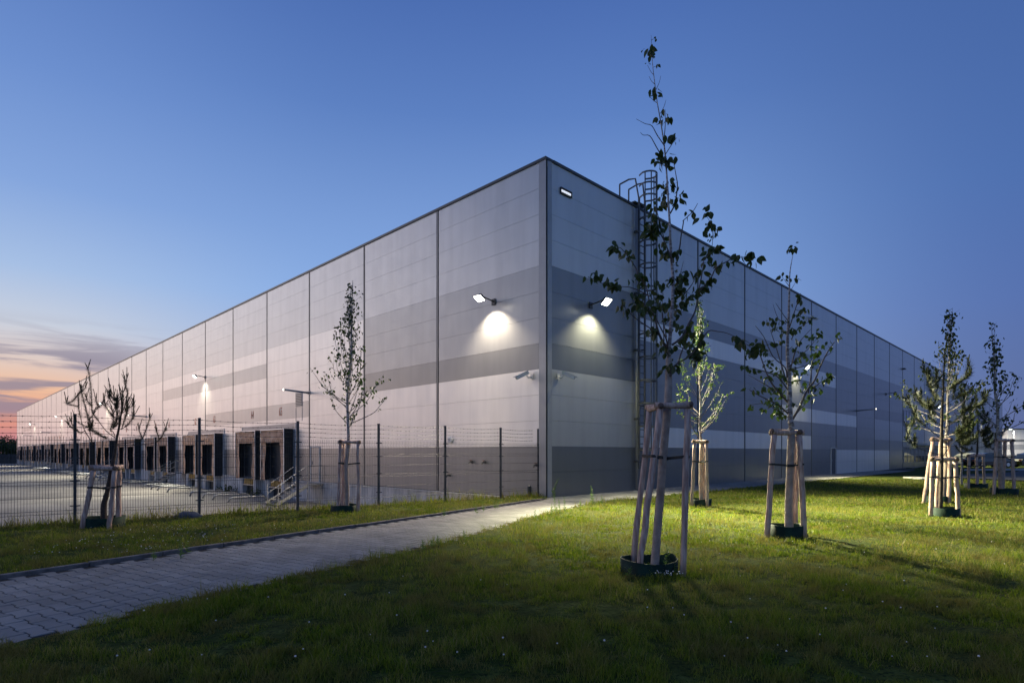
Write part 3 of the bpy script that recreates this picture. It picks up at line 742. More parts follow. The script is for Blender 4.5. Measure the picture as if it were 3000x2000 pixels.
for s, lb in ((41.0, 'galvanised steel stairs between the second and third dock pairs'), (65.0, 'small steel stairs seen beyond the leftmost tree supports'), (89.0, 'tiny steel stairs further down the dock wall'), (113.0, 'farthest visible steel stairs of the dock wall')):
    stair(s-.2, s+1.2, lb)

# wheel guides on the yard
names = []
def guide(s, label):
    mb = MB(); z = YZ
    pts = [L(s, 1.45, z-.02), L(s, 1.47, z+.16), L(s, 1.6, z+.27), L(s, 1.8, z+.29), L(s, 3.3, z+.29), L(s+.05, 3.48, z+.24), L(s+.12, 3.58, z-.02)]
    mb.tube(pts, .055, 8); tag(mb.build('wheel_guide', M['galv'], smooth=True), label, 'wheel guide', 'bent pipe wheel guides in front of the docks')
ordn = ['first','second','third','fourth','fifth','sixth','seventh','eighth','ninth','tenth','eleventh','twelfth','thirteenth','fourteenth','fifteenth','sixteenth']
k = 0
for pair in range(8):
    for ds in (20.75, 23.3, 25.1, 27.65):
        if pair > 3: lb = 'tiny bent pipe wheel guide low on the yard far down the dock wall'
        else: lb = 'bent pipe wheel guide lying on the yard, %s from the near stairs' % ordn[k]
        guide(ds+12*pair, lb); k += 1

# ------------------------------------------------------------------ mesh fence with barbed wire
def fence():
    root = empty('mesh_fence', fp(0), 'dark welded mesh fence topped by four strands of barbed wire', 'fence')
    T = [-.40, -.19, 0, .1835, .362, .538, .709, .874, 1.0]; Hp = 2.46; Hm = 1.98
    rr = random.Random(2); u = FD.normalized()
    gz = lambda p: -.02
    for t in T:
        p = fp(t); mb = MB(); f = lambda a, b, c: p + u*a + fn_*b + Vector((0,0,c))
        mb.fbox(f, -.03, .03, -.03, .03, -.1, Hp); mb.fbox(f, -.036, .036, -.036, .036, Hp, Hp+.02)
        o = mb.build('post', M['fence'], root, bevel=.004)
        m2 = MB()
        for z in (.45, 1.0, 1.5, 1.9): m2.fbox(f, -.09, .09, -.045, -.03, z, z+.025)
        m2.build('clamp', M['fence'], o)
    for a, b in zip(T[:-1], T[1:]):
        A, B = fp(a), fp(b); ln = (B-A).length; n = int(ln/.05); mb = MB()
        prof = [(0,.03),(.0,.30),(.035,.335),(0,.37),(0,.93),(.035,.965),(0,1.0),(0,1.52),(.035,1.555),(0,1.59),(0,1.80),(.03,1.85),(.0,1.90),(.01,Hm)]
        for i in range(1, n):
            q = A + u*(i*ln/n); w_ = .0034
            for (d0, z0), (d1, z1) in zip(prof[:-1], prof[1:]):
                c0 = q - fn_*(.036+d0) + Vector((0,0,z0)); c1 = q - fn_*(.036+d1) + Vector((0,0,z1))
                mb.quad(c0-u*w_, c0+u*w_, c1+u*w_, c1-u*w_); 
                mb.quad(c0-fn_*w_, c0+fn_*w_, c1+fn_*w_, c1-fn_*w_)
        for z, dd in ((.03,0),(.30,0),(.37,0),(.65,0),(.93,0),(1.0,0),(1.26,0),(1.52,0),(1.59,0),(1.80,0),(1.90,0)):
            c0 = A - fn_*(.041+dd)+Vector((0,0,z)); c1 = B - fn_*(.041+dd)+Vector((0,0,z)); mb.tube([c0, c1], .0042, 4, cap=False)
        mb.build('mesh_panel', M['wire'], root)
    for h in (2.07, 2.19, 2.31, 2.43):
        mb = MB(); pts = []
        for a, b in zip(T[:-1], T[1:]):
            for k in range(8):
                f = k/8; pts.append(fp(a+(b-a)*f) + Vector((0,0,h-.035*math.sin(math.pi*f)+rr.uniform(-.004,.004))) + fn_*.035)
        mb.tube(pts, .0042, 4, cap=False)
        for a, b in zip(pts[:-1], pts[1:]):
            for f in (.2, .6):
                c = a+(b-a)*f
                for _ in range(3):
                    dv = Vector((rr.uniform(-1,1), rr.uniform(-1,1), rr.uniform(-1,1))).normalized()*.02; mb.tube([c-dv, c+dv], .0035, 3, cap=False)
        mb.build('barbed_wire', M['wire'], root)
fence()
# grey sack at the fence foot
c = fp(.1835) + Vector((-.22, -.12, 0))
import bmesh
bm = bmesh.new(); bmesh.ops.create_icosphere(bm, subdivisions=3, radius=1)
for v in bm.verts:
    k = 1+.22*noise.noise(v.co*2.1); v.co = Vector((v.co.x*.34*k, v.co.y*.16*k, max(v.co.z*.15*k, -.05)+.05))
me = bpy.data.meshes.new('sack'); bm.to_mesh(me); bm.free(); me.materials.append(mat('sack_cloth', (.11,.12,.15), .8, noise_amt=.4, noise_scale=6, bump=.5, bump_scale=15))
for p in me.polygons: p.use_smooth = True
o = bpy.data.objects.new('sandbag', me); col.objects.link(o); o.location = c; tag(o, 'lumpy blue grey sack lying at the foot of a fence post', 'sack')
# ------------------------------------------------------------------ trees
def leaf(mb, base, dirv, size, rr, m=0, wide=.62):
    """one ovate leaf of six faces folded along its midrib"""
    dirv = dirv.normalized(); side = dirv.cross(Vector((rr.uniform(-1,1), rr.uniform(-1,1), rr.uniform(-1,1)))).normalized(); nrm = side.cross(dirv)
    n = len(mb.v); S = size
    pr = [(0, 0), (.18, .36), (.45, .5), (.75, .28)]
    mb.v.append(tuple(base))
    for t, w_ in pr[1:]:
        c = base + dirv*(t*S) - nrm*(t*t*.12*S)
        mb.v.append(tuple(c + side*(w_*wide*S) + nrm*(w_*.16*S))); mb.v.append(tuple(c)); mb.v.append(tuple(c - side*(w_*wide*S) + nrm*(w_*.16*S)))
    mb.v.append(tuple(base + dirv*S - nrm*(.14*S)))
    f = [(0,1,2),(0,2,3),(1,4,5,2),(2,5,6,3),(4,7,8,5),(5,8,9,6),(7,10,8),(8,10,9)]
    for q in f: mb.f.append(tuple(n+i for i in q)); mb.m.append(m)
def smooth_path(pts, k=3):
    out = []
    for i in range(len(pts)-1):
        p0 = pts[max(i-1,0)]; p1 = pts[i]; p2 = pts[i+1]; p3 = pts[min(i+2, len(pts)-1)]
        for j in range(k):
            t = j/k; out.append(.5*((2*p1)+(-p0+p2)*t+(2*p0-5*p1+4*p2-p3)*t*t+(-p0+3*p1-3*p2+p3)*t**3))
    out.append(pts[-1]); return out
def cluster(mb, c, size, n, rr, spread=.5):
    for _ in range(n):
        b = c + Vector((rr.gauss(0,1), rr.gauss(0,1), rr.gauss(0,.8)))*size*spread
        d_ = Vector((rr.gauss(0,.55), rr.gauss(0,.55), -1+rr.gauss(0,.45)))
        leaf(mb, b, d_, size*rr.uniform(.75, 1.15), rr)
def traced_tree(name, label, Z, trunk, rad, branches, clumps, lsize, seed, wrap_to, nl=(2,4), twigs=True, extra=0):
    rr = random.Random(seed)
    tp = [P(x, y, Z + .06*math.sin(i*1.3)) for i, (x, y) in enumerate(trunk)]
    base = Vector((tp[0].x, tp[0].y, 0)); tp[0].z = min(tp[0].z, .02)
    root = empty(name, base, label, 'tree', 'young staked trees on the lawn')
    sp_ = smooth_path(tp, 4); rs = np.interp(np.linspace(0, 1, len(sp_)), np.linspace(0, 1, len(rad)), rad)
    mb = MB(); mb.tube(sp_, list(rs), 12, jit=.10, seed=seed); tr = mb.build('trunk', M['bark'], root, smooth=True)
    if wrap_to:
        ww = [(p, r) for p, r in zip(sp_, rs) if p.z <= wrap_to]; mb = MB(); mb.tube([p for p, _ in ww], [r*1.18+.004 for _, r in ww], 14, jit=.05, seed=seed+1); mb.build('trunk_wrap', M['burlap'], root, smooth=True)
    bm_ = MB(); ends = []
    for br in branches:
        r0, pts2 = br[0]*1.25, br[1:]
        dz = rr.uniform(-.55, .55)*min(1, len(pts2)/5+.3)
        n = len(pts2); pts = [P(x, y, Z + dz*(i/max(n-1,1))**1.1 + rr.uniform(-.02,.02)) for i, (x, y) in enumerate(pts2)]
        s_ = smooth_path(pts, 3); bm_.tube(s_, list(np.interp(np.linspace(0,1,len(s_)), [0,1], [r0, max(r0*.3, .0022)])), 7, jit=.15, seed=rr.randint(0,999))
        ends.append((s_, dz))
    bm_.build('branches', M['twig'] if not extra else M['bark'], root, smooth=True)
    lm = MB(); tw = MB(); allp = [p for s_, _ in ends for p in s_] + sp_[len(sp_)//2:]
    for cl_ in clumps:
        x, y = cl_[0], cl_[1]; k = cl_[2] if len(cl_) > 2 else 1
        # nearest branch point in the picture gives the clump its depth
        best = min(allp, key=lambda p: (p.x/p.y*F+1500-x)**2 + ((EYE-p.z)/p.y*F+HOR-y)**2)
        c = P(x, y, best.y + rr.uniform(-.05, .05))
        if (c-best).length > .02: tw.tube([best, best*.5+c*.5+Vector((0,0,.01)), c], [.003,.0022,.0015], 4)
        cluster(lm, c+Vector((0,0,lsize*.35)), lsize*(.55 if k == .5 else 1), rr.randint(*nl) if k != .5 else 2, rr, .38)
    if tw.v: tw.build('twigs', M['twig'], root)
    lm.build('foliage', M['leaf'] if not extra else M['leaf_small'], root)
    return root
def generic_birch(name, label, Z, px, base_y, top_y, fork_y, wmax, seed, r0, nb, lsize, nleaf, lean=0, wrap_to=1.9, lm_='leaf_small', prof=None):
    rr = random.Random(seed); b = Vector(((px-1500)/F*Z, Z, 0)); top = P(px+lean, top_y, Z); fork = P(px+lean*.25, fork_y, Z)
    root = empty(name, b, label, 'tree', 'young staked trees on the lawn')
    pts = []
    for i in range(11):
        f = i/10; p = b.lerp(top, f) + Vector((rr.gauss(0,.022), rr.gauss(0,.022), 0))*(1 if 0 < i < 10 else 0); pts.append(p)
    rad = [r0*(1-f)**.85+.004 for f in np.linspace(0,1,11)]
    s_ = smooth_path(pts, 3); rs = np.interp(np.linspace(0,1,len(s_)), np.linspace(0,1,11), rad)
    mb = MB(); mb.tube(s_, list(rs), 10, jit=.12, seed=seed); mb.build('trunk', M['bark'], root, smooth=True)
    if wrap_to: ww = [(p, r) for p, r in zip(s_, rs) if p.z <= wrap_to]; mb = MB(); mb.tube([p for p,_ in ww], [r*1.2+.004 for _,r in ww], 10, jit=.06); mb.build('trunk_wrap', M['burlap'], root, smooth=True)
    bm_ = MB(); lm = MB(); H = top.z-fork.z; spots = []
    prof = prof or [(0,.35),(.12,.85),(.28,1),(.45,.75),(.62,.4),(.8,.16),(1,.04)]
    pw = lambda f: np.interp(f, [a for a,_ in prof], [c for _,c in prof])
    for i in range(nb):
        f = (i+rr.random())/nb*.86; st = fork.lerp(top, f*.80) ; a = rr.uniform(0, 2*math.pi); f2 = min(1, f+.10+rr.uniform(0,.16))
        rch = wmax*pw(f2)*rr.uniform(.55, 1.1); dv = Vector((math.cos(a), math.sin(a), 0))
        ze = fork.z + H*f2; end = Vector((st.x, st.y, 0)) + dv*rch + Vector((0,0,max(ze, st.z+.1)))
        m1 = st.lerp(end, .45) + dv*rch*.16 + Vector((rr.gauss(0,.03), rr.gauss(0,.03), -.02)); m2 = st.lerp(end, .75) + dv*rch*.08
        bp = smooth_path([st, m1, m2, end], 4); bm_.tube(bp, list(np.linspace(max(.004, r0*.32*(1-f)), .0022, len(bp))), 6)
        spots += bp[3:]
        for _ in range(2):
            q = rr.choice(bp[2:-2]); e2 = q + Vector((rr.gauss(0,.13), rr.gauss(0,.13), rr.uniform(.05,.28))); bm_.tube([q, q.lerp(e2,.5)+Vector((0,0,-.01)), e2], [.004,.003,.0016], 4); spots += [e2, q.lerp(e2,.6)]
    spots += [p for p in s_ if p.z > fork.z][::2]
    for _ in range(nleaf): cluster(lm, rr.choice(spots)+Vector((0,0,.02)), lsize, rr.randint(1,3), rr, .6)
    bm_.build('branches', M['twig'] if lm_ == 'leaf_small' else M['bark'], root, smooth=True); lm.build('foliage', M[lm_], root)
    return root
def needles(mb, path, rr, ln=.07, dens=190, m=0, wd=.0022, ang=.75, start=0.0):
    for a, b in zip(path[:-1], path[1:]):
        seg = b-a; L_ = seg.length
        if L_ < 1e-5: continue
        d_ = seg/L_; u = d_.cross(Vector((.3,.7,.2))).normalized(); v = d_.cross(u)
        for _ in range(max(1, int(L_*dens))):
            c = a + seg*rr.random(); th = rr.uniform(0, 2*math.pi); o = (u*math.cos(th)+v*math.sin(th)); k = rr.uniform(.6, 1.15)
            tip = c + (d_*math.cos(ang)+o*math.sin(ang))*ln*k; w_ = d_.cross(o)*wd
            mb.f.append((len(mb.v), len(mb.v)+1, len(mb.v)+2)); mb.m.append(m); mb.v += [tuple(c-w_), tuple(c+w_), tuple(tip)]
def pine(name, label, Z, trunk, rad, branches, seed, ln=.07, dens=230, mt='needle', candle=.16, wd=.0022, deps=None, trunkz=0, nside=3, nl_=.75):
    rr = random.Random(seed); tp = [P(x, y, Z) for x, y in trunk]; tp[0].z = min(tp[0].z, .02)
    root = empty(name, (tp[0].x, tp[0].y, 0), label, 'pine tree', 'young staked trees on the lawn')
    s_ = smooth_path(tp, 3); mb = MB(); mb.tube(s_, list(np.interp(np.linspace(0,1,len(s_)), np.linspace(0,1,len(rad)), rad)), 10, jit=.2, seed=seed); mb.build('trunk', M['pinebark'], root, smooth=True)
    bm_ = MB(); nm = MB()
    allb = [(s_[int(len(s_)*(.72 if nside < 3 else .5)):], 0)]
    for br in branches:
        start, pts2 = br[0], br[1:]
        dz = rr.uniform(-.5, .5); n = len(pts2)
        pts = [P(x, y, Z + dz*(i/max(n-1,1))) for i, (x, y) in enumerate(pts2)]
        b_ = smooth_path(pts, 3); bm_.tube(b_, list(np.linspace(.009, .003, len(b_))), 6); allb.append((b_[int(len(b_)*start):], dz))
    side = []
    for b_, _ in allb[1:]:
        for _k in range(nside):
            q = rr.randint(0, max(0, len(b_)-3)); a = b_[q]; dd = (b_[min(q+1, len(b_)-1)]-a)
            if dd.length < 1e-4: continue
            dd.normalize(); sd = Vector((rr.gauss(0,1), rr.gauss(0,1), rr.gauss(0,.3))).normalized(); l_ = rr.uniform(.12,.30)
            e2 = a + (dd*.6+sd*.8+Vector((0,0,.45))).normalized()*l_; pth = [a, a.lerp(e2,.5)+Vector((0,0,-.015)), e2]
            bm_.tube(pth, [.006,.005,.004], 5); side.append((pth, 0))
    for b_, _ in allb+side:
        needles(nm, b_, rr, ln, dens, wd=wd, ang=nl_)
        e_ = b_[-1]; d_ = (b_[-1]-b_[-2]).normalized()
        for k in range(4):   # the upright candles at each shoot tip
            up = (d_*.25 + Vector((rr.gauss(0,.28), rr.gauss(0,.28), 1))).normalized(); l_ = candle*(1.2 if k == 0 else rr.uniform(.45,.8))
            t_ = [e_ + up*l_*q for q in (0,.5,1)]; bm_.tube(t_, [.0035,.003,.002], 5); needles(nm, t_, rr, ln*.42, dens*1.7, ang=.35, wd=wd)
    bm_.build('branches', M['pinebark'], root, smooth=True); nm.build('needles', M[mt], root)
    return root
def support(label, feet, tops, r, lblring=None, rc=None, rr_=.3, rh=.26, straps=(.72,), trunkp=None, seed=0, ring=True):
    """three peeled stakes, cross bars, straps; the plastic edging ring around the foot is its own thing"""
    rr = random.Random(seed); c = sum(feet, Vector())/3
    root = empty('tree_support', Vector((c.x, c.y, 0)), label, 'tree support', 'wooden stake supports around the young trees')
    for f_, t_ in zip(feet, tops):
        n = 7; pts = [f_.lerp(t_, i/n) + Vector((rr.gauss(0,.006), rr.gauss(0,.006), 0)) for i in range(n+1)]; pts[0] = f_+Vector((0,0,-.08))
        rad = [r*rr.uniform(.93,1.07) for _ in pts]
        mb = MB(); mb.tube(pts, rad, 12, jit=.05, seed=rr.randint(0,99)); mb.m[-2:] = [1,1]; mb.build('stake', [M['stake'], M['endgrain']], root, smooth=True)
    for i, j in ((0,1),(1,2),(2,0)):
        a, b = tops[i].copy(), tops[j].copy(); d_ = (b-a).normalized(); up = Vector((0,0,r*.75 + (.012 if i == 1 else (.03 if i == 2 else 0))))
        mb = MB(); mb.tube([a-d_*r*1.5+up, (a+b)/2+up+Vector((0,0,rr.gauss(0,.004))), b+d_*r*1.5+up], [r*.92,r*.88,r*.92], 12, jit=.06, seed=i); mb.m[-2:] = [1,1]; mb.build('crossbar', [M['stake'], M['endgrain']], root, smooth=True)
    if trunkp is not None:
        for k in straps:
            mb = MB()
            for f_, t_ in zip(feet, tops):
                q = f_.lerp(t_, k); tq = trunkp + Vector((0,0,q.z - trunkp.z - .03)); sd = (tq-q).normalized().cross(Vector((0,0,1)))*r*1.05
                for s2 in (-1, 1):
                    a = q+sd*s2; b = tq+sd*s2*.6; h = Vector((0,0,.017)); nn = sd.normalized()*.003*s2
                    mb.hexa([a-h-nn, b-h-nn, b-h+nn, a-h+nn, a+h-nn, b+h-nn, b+h+nn, a+h+nn])
                mb.tube([q-Vector((0,0,.018)), q+Vector((0,0,.018))], r*1.1, 14)
            mb.tube([trunkp+Vector((0,0,q.z-trunkp.z-.05)), trunkp+Vector((0,0,q.z-trunkp.z-.0))], r*1.35, 14)
            mb.build('strap', M['strap'], root)
    if ring and lblring:
        rc = rc or c; n = 40; mb = MB(); hgt = []
        for i in range(n):
            a = 2*math.pi*i/n; k = 1+.04*math.sin(3*a+seed); hgt.append(rh*(1+.05*math.sin(2*a+seed)+(.16 if (seed == 1 and .25 < a < .75) else 0)))
            ca_, sa = math.cos(a)*k, math.sin(a)*k
            for q in (rr_, rr_-.012):
                mb.v.append((rc.x+ca_*q, rc.y+sa*q, -.03)); mb.v.append((rc.x+ca_*(q+.01), rc.y+sa*(q+.01), hgt[-1]))
        for i in range(n):
            a = i*4; b = ((i+1) % n)*4
            for q in ((a,b,b+1,a+1), (a+3,b+3,b+2,a+2), (a+1,b+1,b+3,a+3)): mb.f.append(q); mb.m.append(0)
        root2 = empty('edging_ring', (rc.x, rc.y, 0), lblring, 'edging ring', 'green plastic rings at the tree feet')
        mb.build('band', M['ring'], root2, smooth=True)
        mb = MB(); n = 20; mb.poly([(rc.x+math.cos(2*math.pi*i/n)*(rr_-.02), rc.y+math.sin(2*math.pi*i/n)*(rr_-.02), .075) for i in range(n)]); mb.build('soil', M['mulch'], root2)

# coordinates read in zoomed crops: origin x, origin y, scale
A_ = lambda *p: [(1700+x/2.529, 80+y/2.529) for x, y in p]
B_ = lambda *p: [(1700+x/2.6127, 650+y/2.6127) for x, y in p]
Cc = lambda *p: [(2150+x/2.614, 700+y/2.614) for x, y in p]
D_ = lambda *p: [(2550+x/2.413, 900+y/2.413) for x, y in p]
F_ = lambda *p: [(200+x/6.27, 1050+y/6.27) for x, y in p]
H_ = .5
def cl_(fn, pts): return [fn((p[0], p[1]))[0] + ((p[2],) if len(p) > 2 else ()) for p in pts]

# --- the big birch in front
trunk = [(1917,1662),(1925,1560),(1932.6,1473),(1941,1357),(1951,1245),(1957.5,1162),(1959,1100),(1960,1033),(1964,975),(1970,899),(1972,822),(1968,765),(1964,707),(1963,673),(1959,606),(1953,507),(1947,436),(1937,365),(1925,297),(1917.5,238),(1911.5,183),(1907.6,104)]
rad = [.045,.043,.042,.041,.040,.038,.034,.028,.024,.022,.020,.018,.017,.016,.013,.0105,.009,.0075,.006,.005,.004,.002]
br = [(.017, *B_((672,960),(640,930),(600,850),(570,740),(530,610),(505,490))), (.008, *B_((510,500),(440,400),(430,360),(370,270),(310,200),(285,205))),
 (.010, *B_((668,980),(660,900),(610,800),(560,700),(500,640))), (.014, *B_((705,940),(780,880),(830,780),(880,680),(905,540),(940,350),(945,290))), (.006, *B_((945,290),(985,250),(1010,180),(1015,60))),
 (.008, *B_((905,540),(1000,430),(1040,350),(1130,300),(1170,270),(1250,270),(1310,245))), (.012, *B_((690,1180),(715,1110),(750,1075),(770,1010),(790,960),(830,860),(850,800))),
 (.009, *B_((750,1075),(800,1050),(850,1015),(920,920),(980,835),(1050,838),(1120,850),(1210,890))), (.007, *B_((660,880),(640,780),(625,700),(635,500))),
 (.008, *B_((600,860),(545,820),(440,750),(370,690),(330,640))), (.007, *B_((530,570),(460,530),(380,500),(320,495),(200,480),(60,420))), (.006, *B_((705,560),(740,480),(770,380),(790,300))),
 (.009, *B_((700,285),(640,140),(600,60),(590,0))), (.009, *(B_((735,285),(760,200),(770,120),(790,0)) + A_((765,1430),(830,1370),(870,1305)))), (.006, *B_((790,560),(860,470),(920,330))),
 (.006, *B_((735,940),(860,990),(1005,945))), (.006, *B_((575,740),(530,660),(400,560))), (.005, *B_((655,780),(720,700),(800,560))), (.006, *B_((640,960),(630,700),(570,580))),
 (.009, *A_((665,1380),(700,1310),(720,1180),(710,1100),(690,990))), (.006, *A_((625,880),(570,800),(530,730),(480,715),(415,680))), (.006, *A_((605,960),(560,880),(515,805),(470,800),(445,780))),
 (.005, *A_((632,940),(690,850),(715,820))), (.006, *A_((620,830),(630,720),(630,610))), (.0035, *A_((593,640),(620,590),(635,540))), (.003, *A_((563,460),(585,410),(597,362))), (.003, *A_((567,560),(540,540),(515,515))),
 (.003, *A_((548,420),(525,395),(510,365))), (.003, *A_((540,350),(520,325),(500,285))), (.006, *A_((655,1350),(625,1260),(628,1180))), (.005, *A_((985,1565),(980,1500),(960,1440),(935,1400))),
 (.006, *A_((620,1568),(600,1480),(560,1330)))]
cA = [(552,90,H_),(522,185),(540,195),(500,290,H_),(565,295,H_),(565,475),(572,510),(592,690),(635,690),(675,830),(710,822,H_),(712,860,H_),(600,1010),(590,975),(585,1030),(620,1000),(652,990),(605,1170),(595,1250),(632,1160,H_),(630,1230),(622,1310),(700,1165),(715,1300),(728,1275),(560,1385),(555,1340),(550,1410),(520,1500),(500,1500),(550,1520),(795,1390,H_),(850,1380),(915,1400),(945,1390,H_),(980,1475),(935,1475,H_),(970,1550),(590,1480)]
cB = [(515,60),(550,110),(575,40),(590,100),(540,80),(610,40),(630,200),(645,230),(640,160),(655,265),(700,265),(740,270),(740,330,H_),(245,215),(275,195),(330,260),(365,275),(1010,35),(985,145,H_),(1010,130,H_),(1000,230),(990,210),(1030,220),(975,315),(1030,335),(1190,295),(1255,285),(1325,300),(1310,270),(880,410),(920,415),(820,410),(785,440),(780,470),(700,440),(735,385,H_),(715,440),(590,480),(640,500),(480,440),(470,490),(430,440),(455,560),(560,570),(600,590),(575,620),(770,540),(790,560),(750,525),(850,560),(835,600),(700,600),(715,620),(670,650),(650,660),(770,660),(790,640),(740,690),(895,590),(440,560),(420,660),(470,680),(500,700),(530,650),(455,640),(560,640),(600,650),(570,690),(70,440),(110,440),(175,450),(230,490),(260,480),(300,510),(330,650),(350,680),(300,640),(660,760),(700,770),(730,760,H_),(565,830),(545,870),(710,840),(780,850),(810,855),(845,790),(840,880),(620,940),(610,990),(700,1000),(640,1000),(840,930),(850,970),(780,920),(950,930),(930,910),(880,1020),(900,1040),(870,1050),(925,1020),(720,1070),(710,1130),(650,1140),(1005,470),(960,490),(945,510),(1215,920),(1255,930),(1310,1010),(1340,990),(1370,970)]
traced_tree('young_birch', 'tall thin young birch in the foreground with large dark drooping leaves', 7.75, trunk, rad, br, cl_(A_, cA)+cl_(B_, cB), .108, 11, 2.95, nl=(4,7))
# stakes read from the photograph
f1 = [Vector((1.68,8.12,0)), Vector((1.64,7.53,0)), Vector((2.20,7.50,0))]
t1 = [Vector((1.93,8.12,2.20)), Vector((1.915,7.53,2.20)), Vector((2.275,7.52,2.19))]
support('nearest leaning three stake wooden support around the foreground birch', f1, t1, .042, 'largest green plastic edging ring at the foot of the foreground birch', Vector((1.83,7.78,0)), .37, .21, trunkp=Vector((2.03,7.75,1.6)), seed=1)

# --- second birch
trunk = [(2311,1548),(2312,1480),(2316,1365),(2319,1246),(2316,1235.6),(2312.6,1120.8),(2307,1025),(2310.7,929.5),(2312.6,853),(2314.5,795.6),(2324,742)]
rad = [.066,.062,.060,.050,.046,.036,.028,.022,.014,.009,.003]
br = [(.020, *Cc((445,1385),(500,1290),(560,1160),(620,1080),(660,980),(715,870),(770,790))), (.010, *Cc((570,1180),(590,1050),(600,950),(640,840))), (.014, *Cc((420,1340),(340,1270),(260,1230),(180,1190),(120,1155))), (.016, *Cc((415,1250),(300,1120),(240,1000),(205,900),(170,850))),
 (.012, *Cc((405,1110),(375,1000),(330,850),(280,700))), (.012, *Cc((408,1060),(390,980),(300,900),(230,750),(165,665))), (.012, *Cc((430,1010),(470,860),(510,780),(590,690))), (.010, *Cc((420,980),(500,900),(560,850),(630,770))), (.010, *Cc((425,680),(470,540),(500,450))), (.008, *Cc((425,640),(380,580),(320,490))), (.007, *Cc((400,650),(340,610),(300,500))),
 (.010, *Cc((410,1150),(330,1050),(180,1000),(100,990))), (.009, *Cc((430,1300),(350,1320),(240,1260),(130,1270))), (.010, *Cc((470,1350),(520,1290),(600,1215))), (.008, *Cc((600,1150),(660,1100),(720,1060))), (.006, *Cc((428,400),(450,370),(475,325))), (.006, *Cc((427,370),(400,330),(370,290))), (.008, *Cc((300,1150),(200,1090),(110,1040))), (.008, *Cc((440,770),(480,700),(560,640),(590,630))), (.007, *Cc((700,900),(760,860)))]
cC = [(435,85),(460,75),(480,60,H_),(365,305),(395,330,H_),(472,320),(490,440),(500,480),(480,490),(520,450),(520,570),(490,590),(535,560),(265,645),(290,640),(310,680),(350,630),(375,640),(540,640),(585,630),(490,700),(450,690),(430,720),(385,720),(590,770),(630,750),(650,745),(705,800),(780,765),(735,850),(655,815),(575,840),(370,800),(320,800),(455,780),(490,800),(450,860),(475,870),(610,890),(630,890),(520,880),(540,920),(500,920),(490,940),(40,790),(80,800),(140,870),(130,890),(180,800),(210,850),(170,850),(240,860),(260,940),(270,970),(300,1010),(340,1020),(100,990),(160,1010),(360,1050),(380,1080),(235,1080),(270,1075),(430,1010),(460,1040),(500,1050),(490,1090),(540,1100),(555,1030),(610,1000),(620,950),(700,1065),(735,1070),(710,1090),(620,1155),(650,1170),(120,1155),(150,1155),(200,1160),(290,1150),(330,1150),(300,1180),(345,1170),(385,1200),(420,1270),(465,1265),(550,1250),(585,1220),(600,1215),(510,1290),(125,1290),(240,1315),(290,1280),(335,1280),(330,1340),(360,1350),(260,1240),(530,1160),(560,1140),(245,1250),(380,1350),(345,1320)]
traced_tree('young_birch', 'broad young birch with dark leaves standing in front of the second right hand floodlight', 10.9, trunk, rad, br, cl_(Cc, cC), .108, 12, 2.0, nl=(3,6))
zt = lambda py, Z: EYE-(py-HOR)/F*Z
def tri(px0, px1, by, tx0, tx1, ty, depth, back_px=None, back_top=None):
    Z = EYE*F/(by-HOR); Zb = Z+depth
    bx = back_px if back_px else (px0+px1)/2; bt = back_top if back_top else (tx0+tx1)/2
    f = [Vector(((px0-1500)/F*Z, Z, 0)), Vector(((px1-1500)/F*Z, Z, 0)), Vector(((bx-1500)/F*Zb, Zb, 0))]
    h = zt(ty, Z); t = [Vector(((tx0-1500)/F*Z, Z+.02, h)), Vector(((tx1-1500)/F*Z, Z+.02, h)), Vector(((bt-1500)/F*Zb, Zb-.02, h))]
    return f, t, Z
f2, t2, Z2 = tri(2246, 2357, 1581, 2269, 2344, 1273, .62, 2327, 2331)
support('three stake wooden support with green ring around the second birch from the front', f2, t2, .052, 'dark green edging ring at the foot of the second birch', Vector(((2303-1500)/F*11.0, 11.0, 0)), .30, .27, trunkp=Vector(((2317-1500)/F*10.9, 10.9, 1.5)), seed=2)

# --- small leafy birch lit by the lamp
generic_birch('young_birch', 'small birch with bright yellow green leaves behind the foreground tree', 17.3, 2055, 1487, 878, 1290, .95, 21, .042, 34, .066, 560, lean=-8)
f3, t3, Z3 = tri(2026, 2073, 1489, 2035, 2070, 1297, .5, 2062, 2058)
support('pale three stake support between the foreground birch and the wall', f3, t3, .045, 'small green edging ring of the yellow green birch', Vector(((2052-1500)/F*17.3, 17.3, 0)), .30, .26, trunkp=Vector(((2055-1500)/F*17.3, 17.3, 1.4)), seed=3)
# --- birch left of centre
generic_birch('young_birch', 'young birch in front of the fence left of the building corner', 15.6, 1014, 1503, 822, 1262, 1.3, 33, .050, 46, .088, 400, lean=20, lm_='leaf', prof=[(0,.55),(.10,1.0),(.24,1.1),(.42,.72),(.6,.36),(.8,.10),(1,.04)])
f4, t4, Z4 = tri(990, 1050, 1504, 997, 1049, 1299, .5, 1003, 1007)
support('three stake wooden support in front of the fence under the left birch', f4, t4, .046, 'green edging ring at the foot of the birch by the fence', Vector(((1012-1500)/F*15.7, 15.7, 0)), .36, .22, trunkp=Vector(((1014-1500)/F*15.6, 15.6, 1.4)), seed=4)
# --- far right birch
generic_birch('young_birch', 'rightmost slender birch with sparse leaves against the sky', 22.2, 2935, 1451, 948, 1290, 1.3, 44, .075, 30, .135, 190, lean=-30, lm_='leaf', prof=[(0,.5),(.15,1),(.35,1),(.5,.6),(.65,.25),(.8,.14),(1,.03)])
f5, t5, Z5 = tri(2910, 2971, 1451, 2921, 2966, 1293, .6, 2938, 2943)
support('rightmost three stake support under the slender birch', f5, t5, .058, 'green edging ring under the rightmost birch', Vector(((2941-1500)/F*22.2, 22.2, 0)), .42, .26, trunkp=Vector(((2935-1500)/F*22.2, 22.2, 1.4)), seed=5)
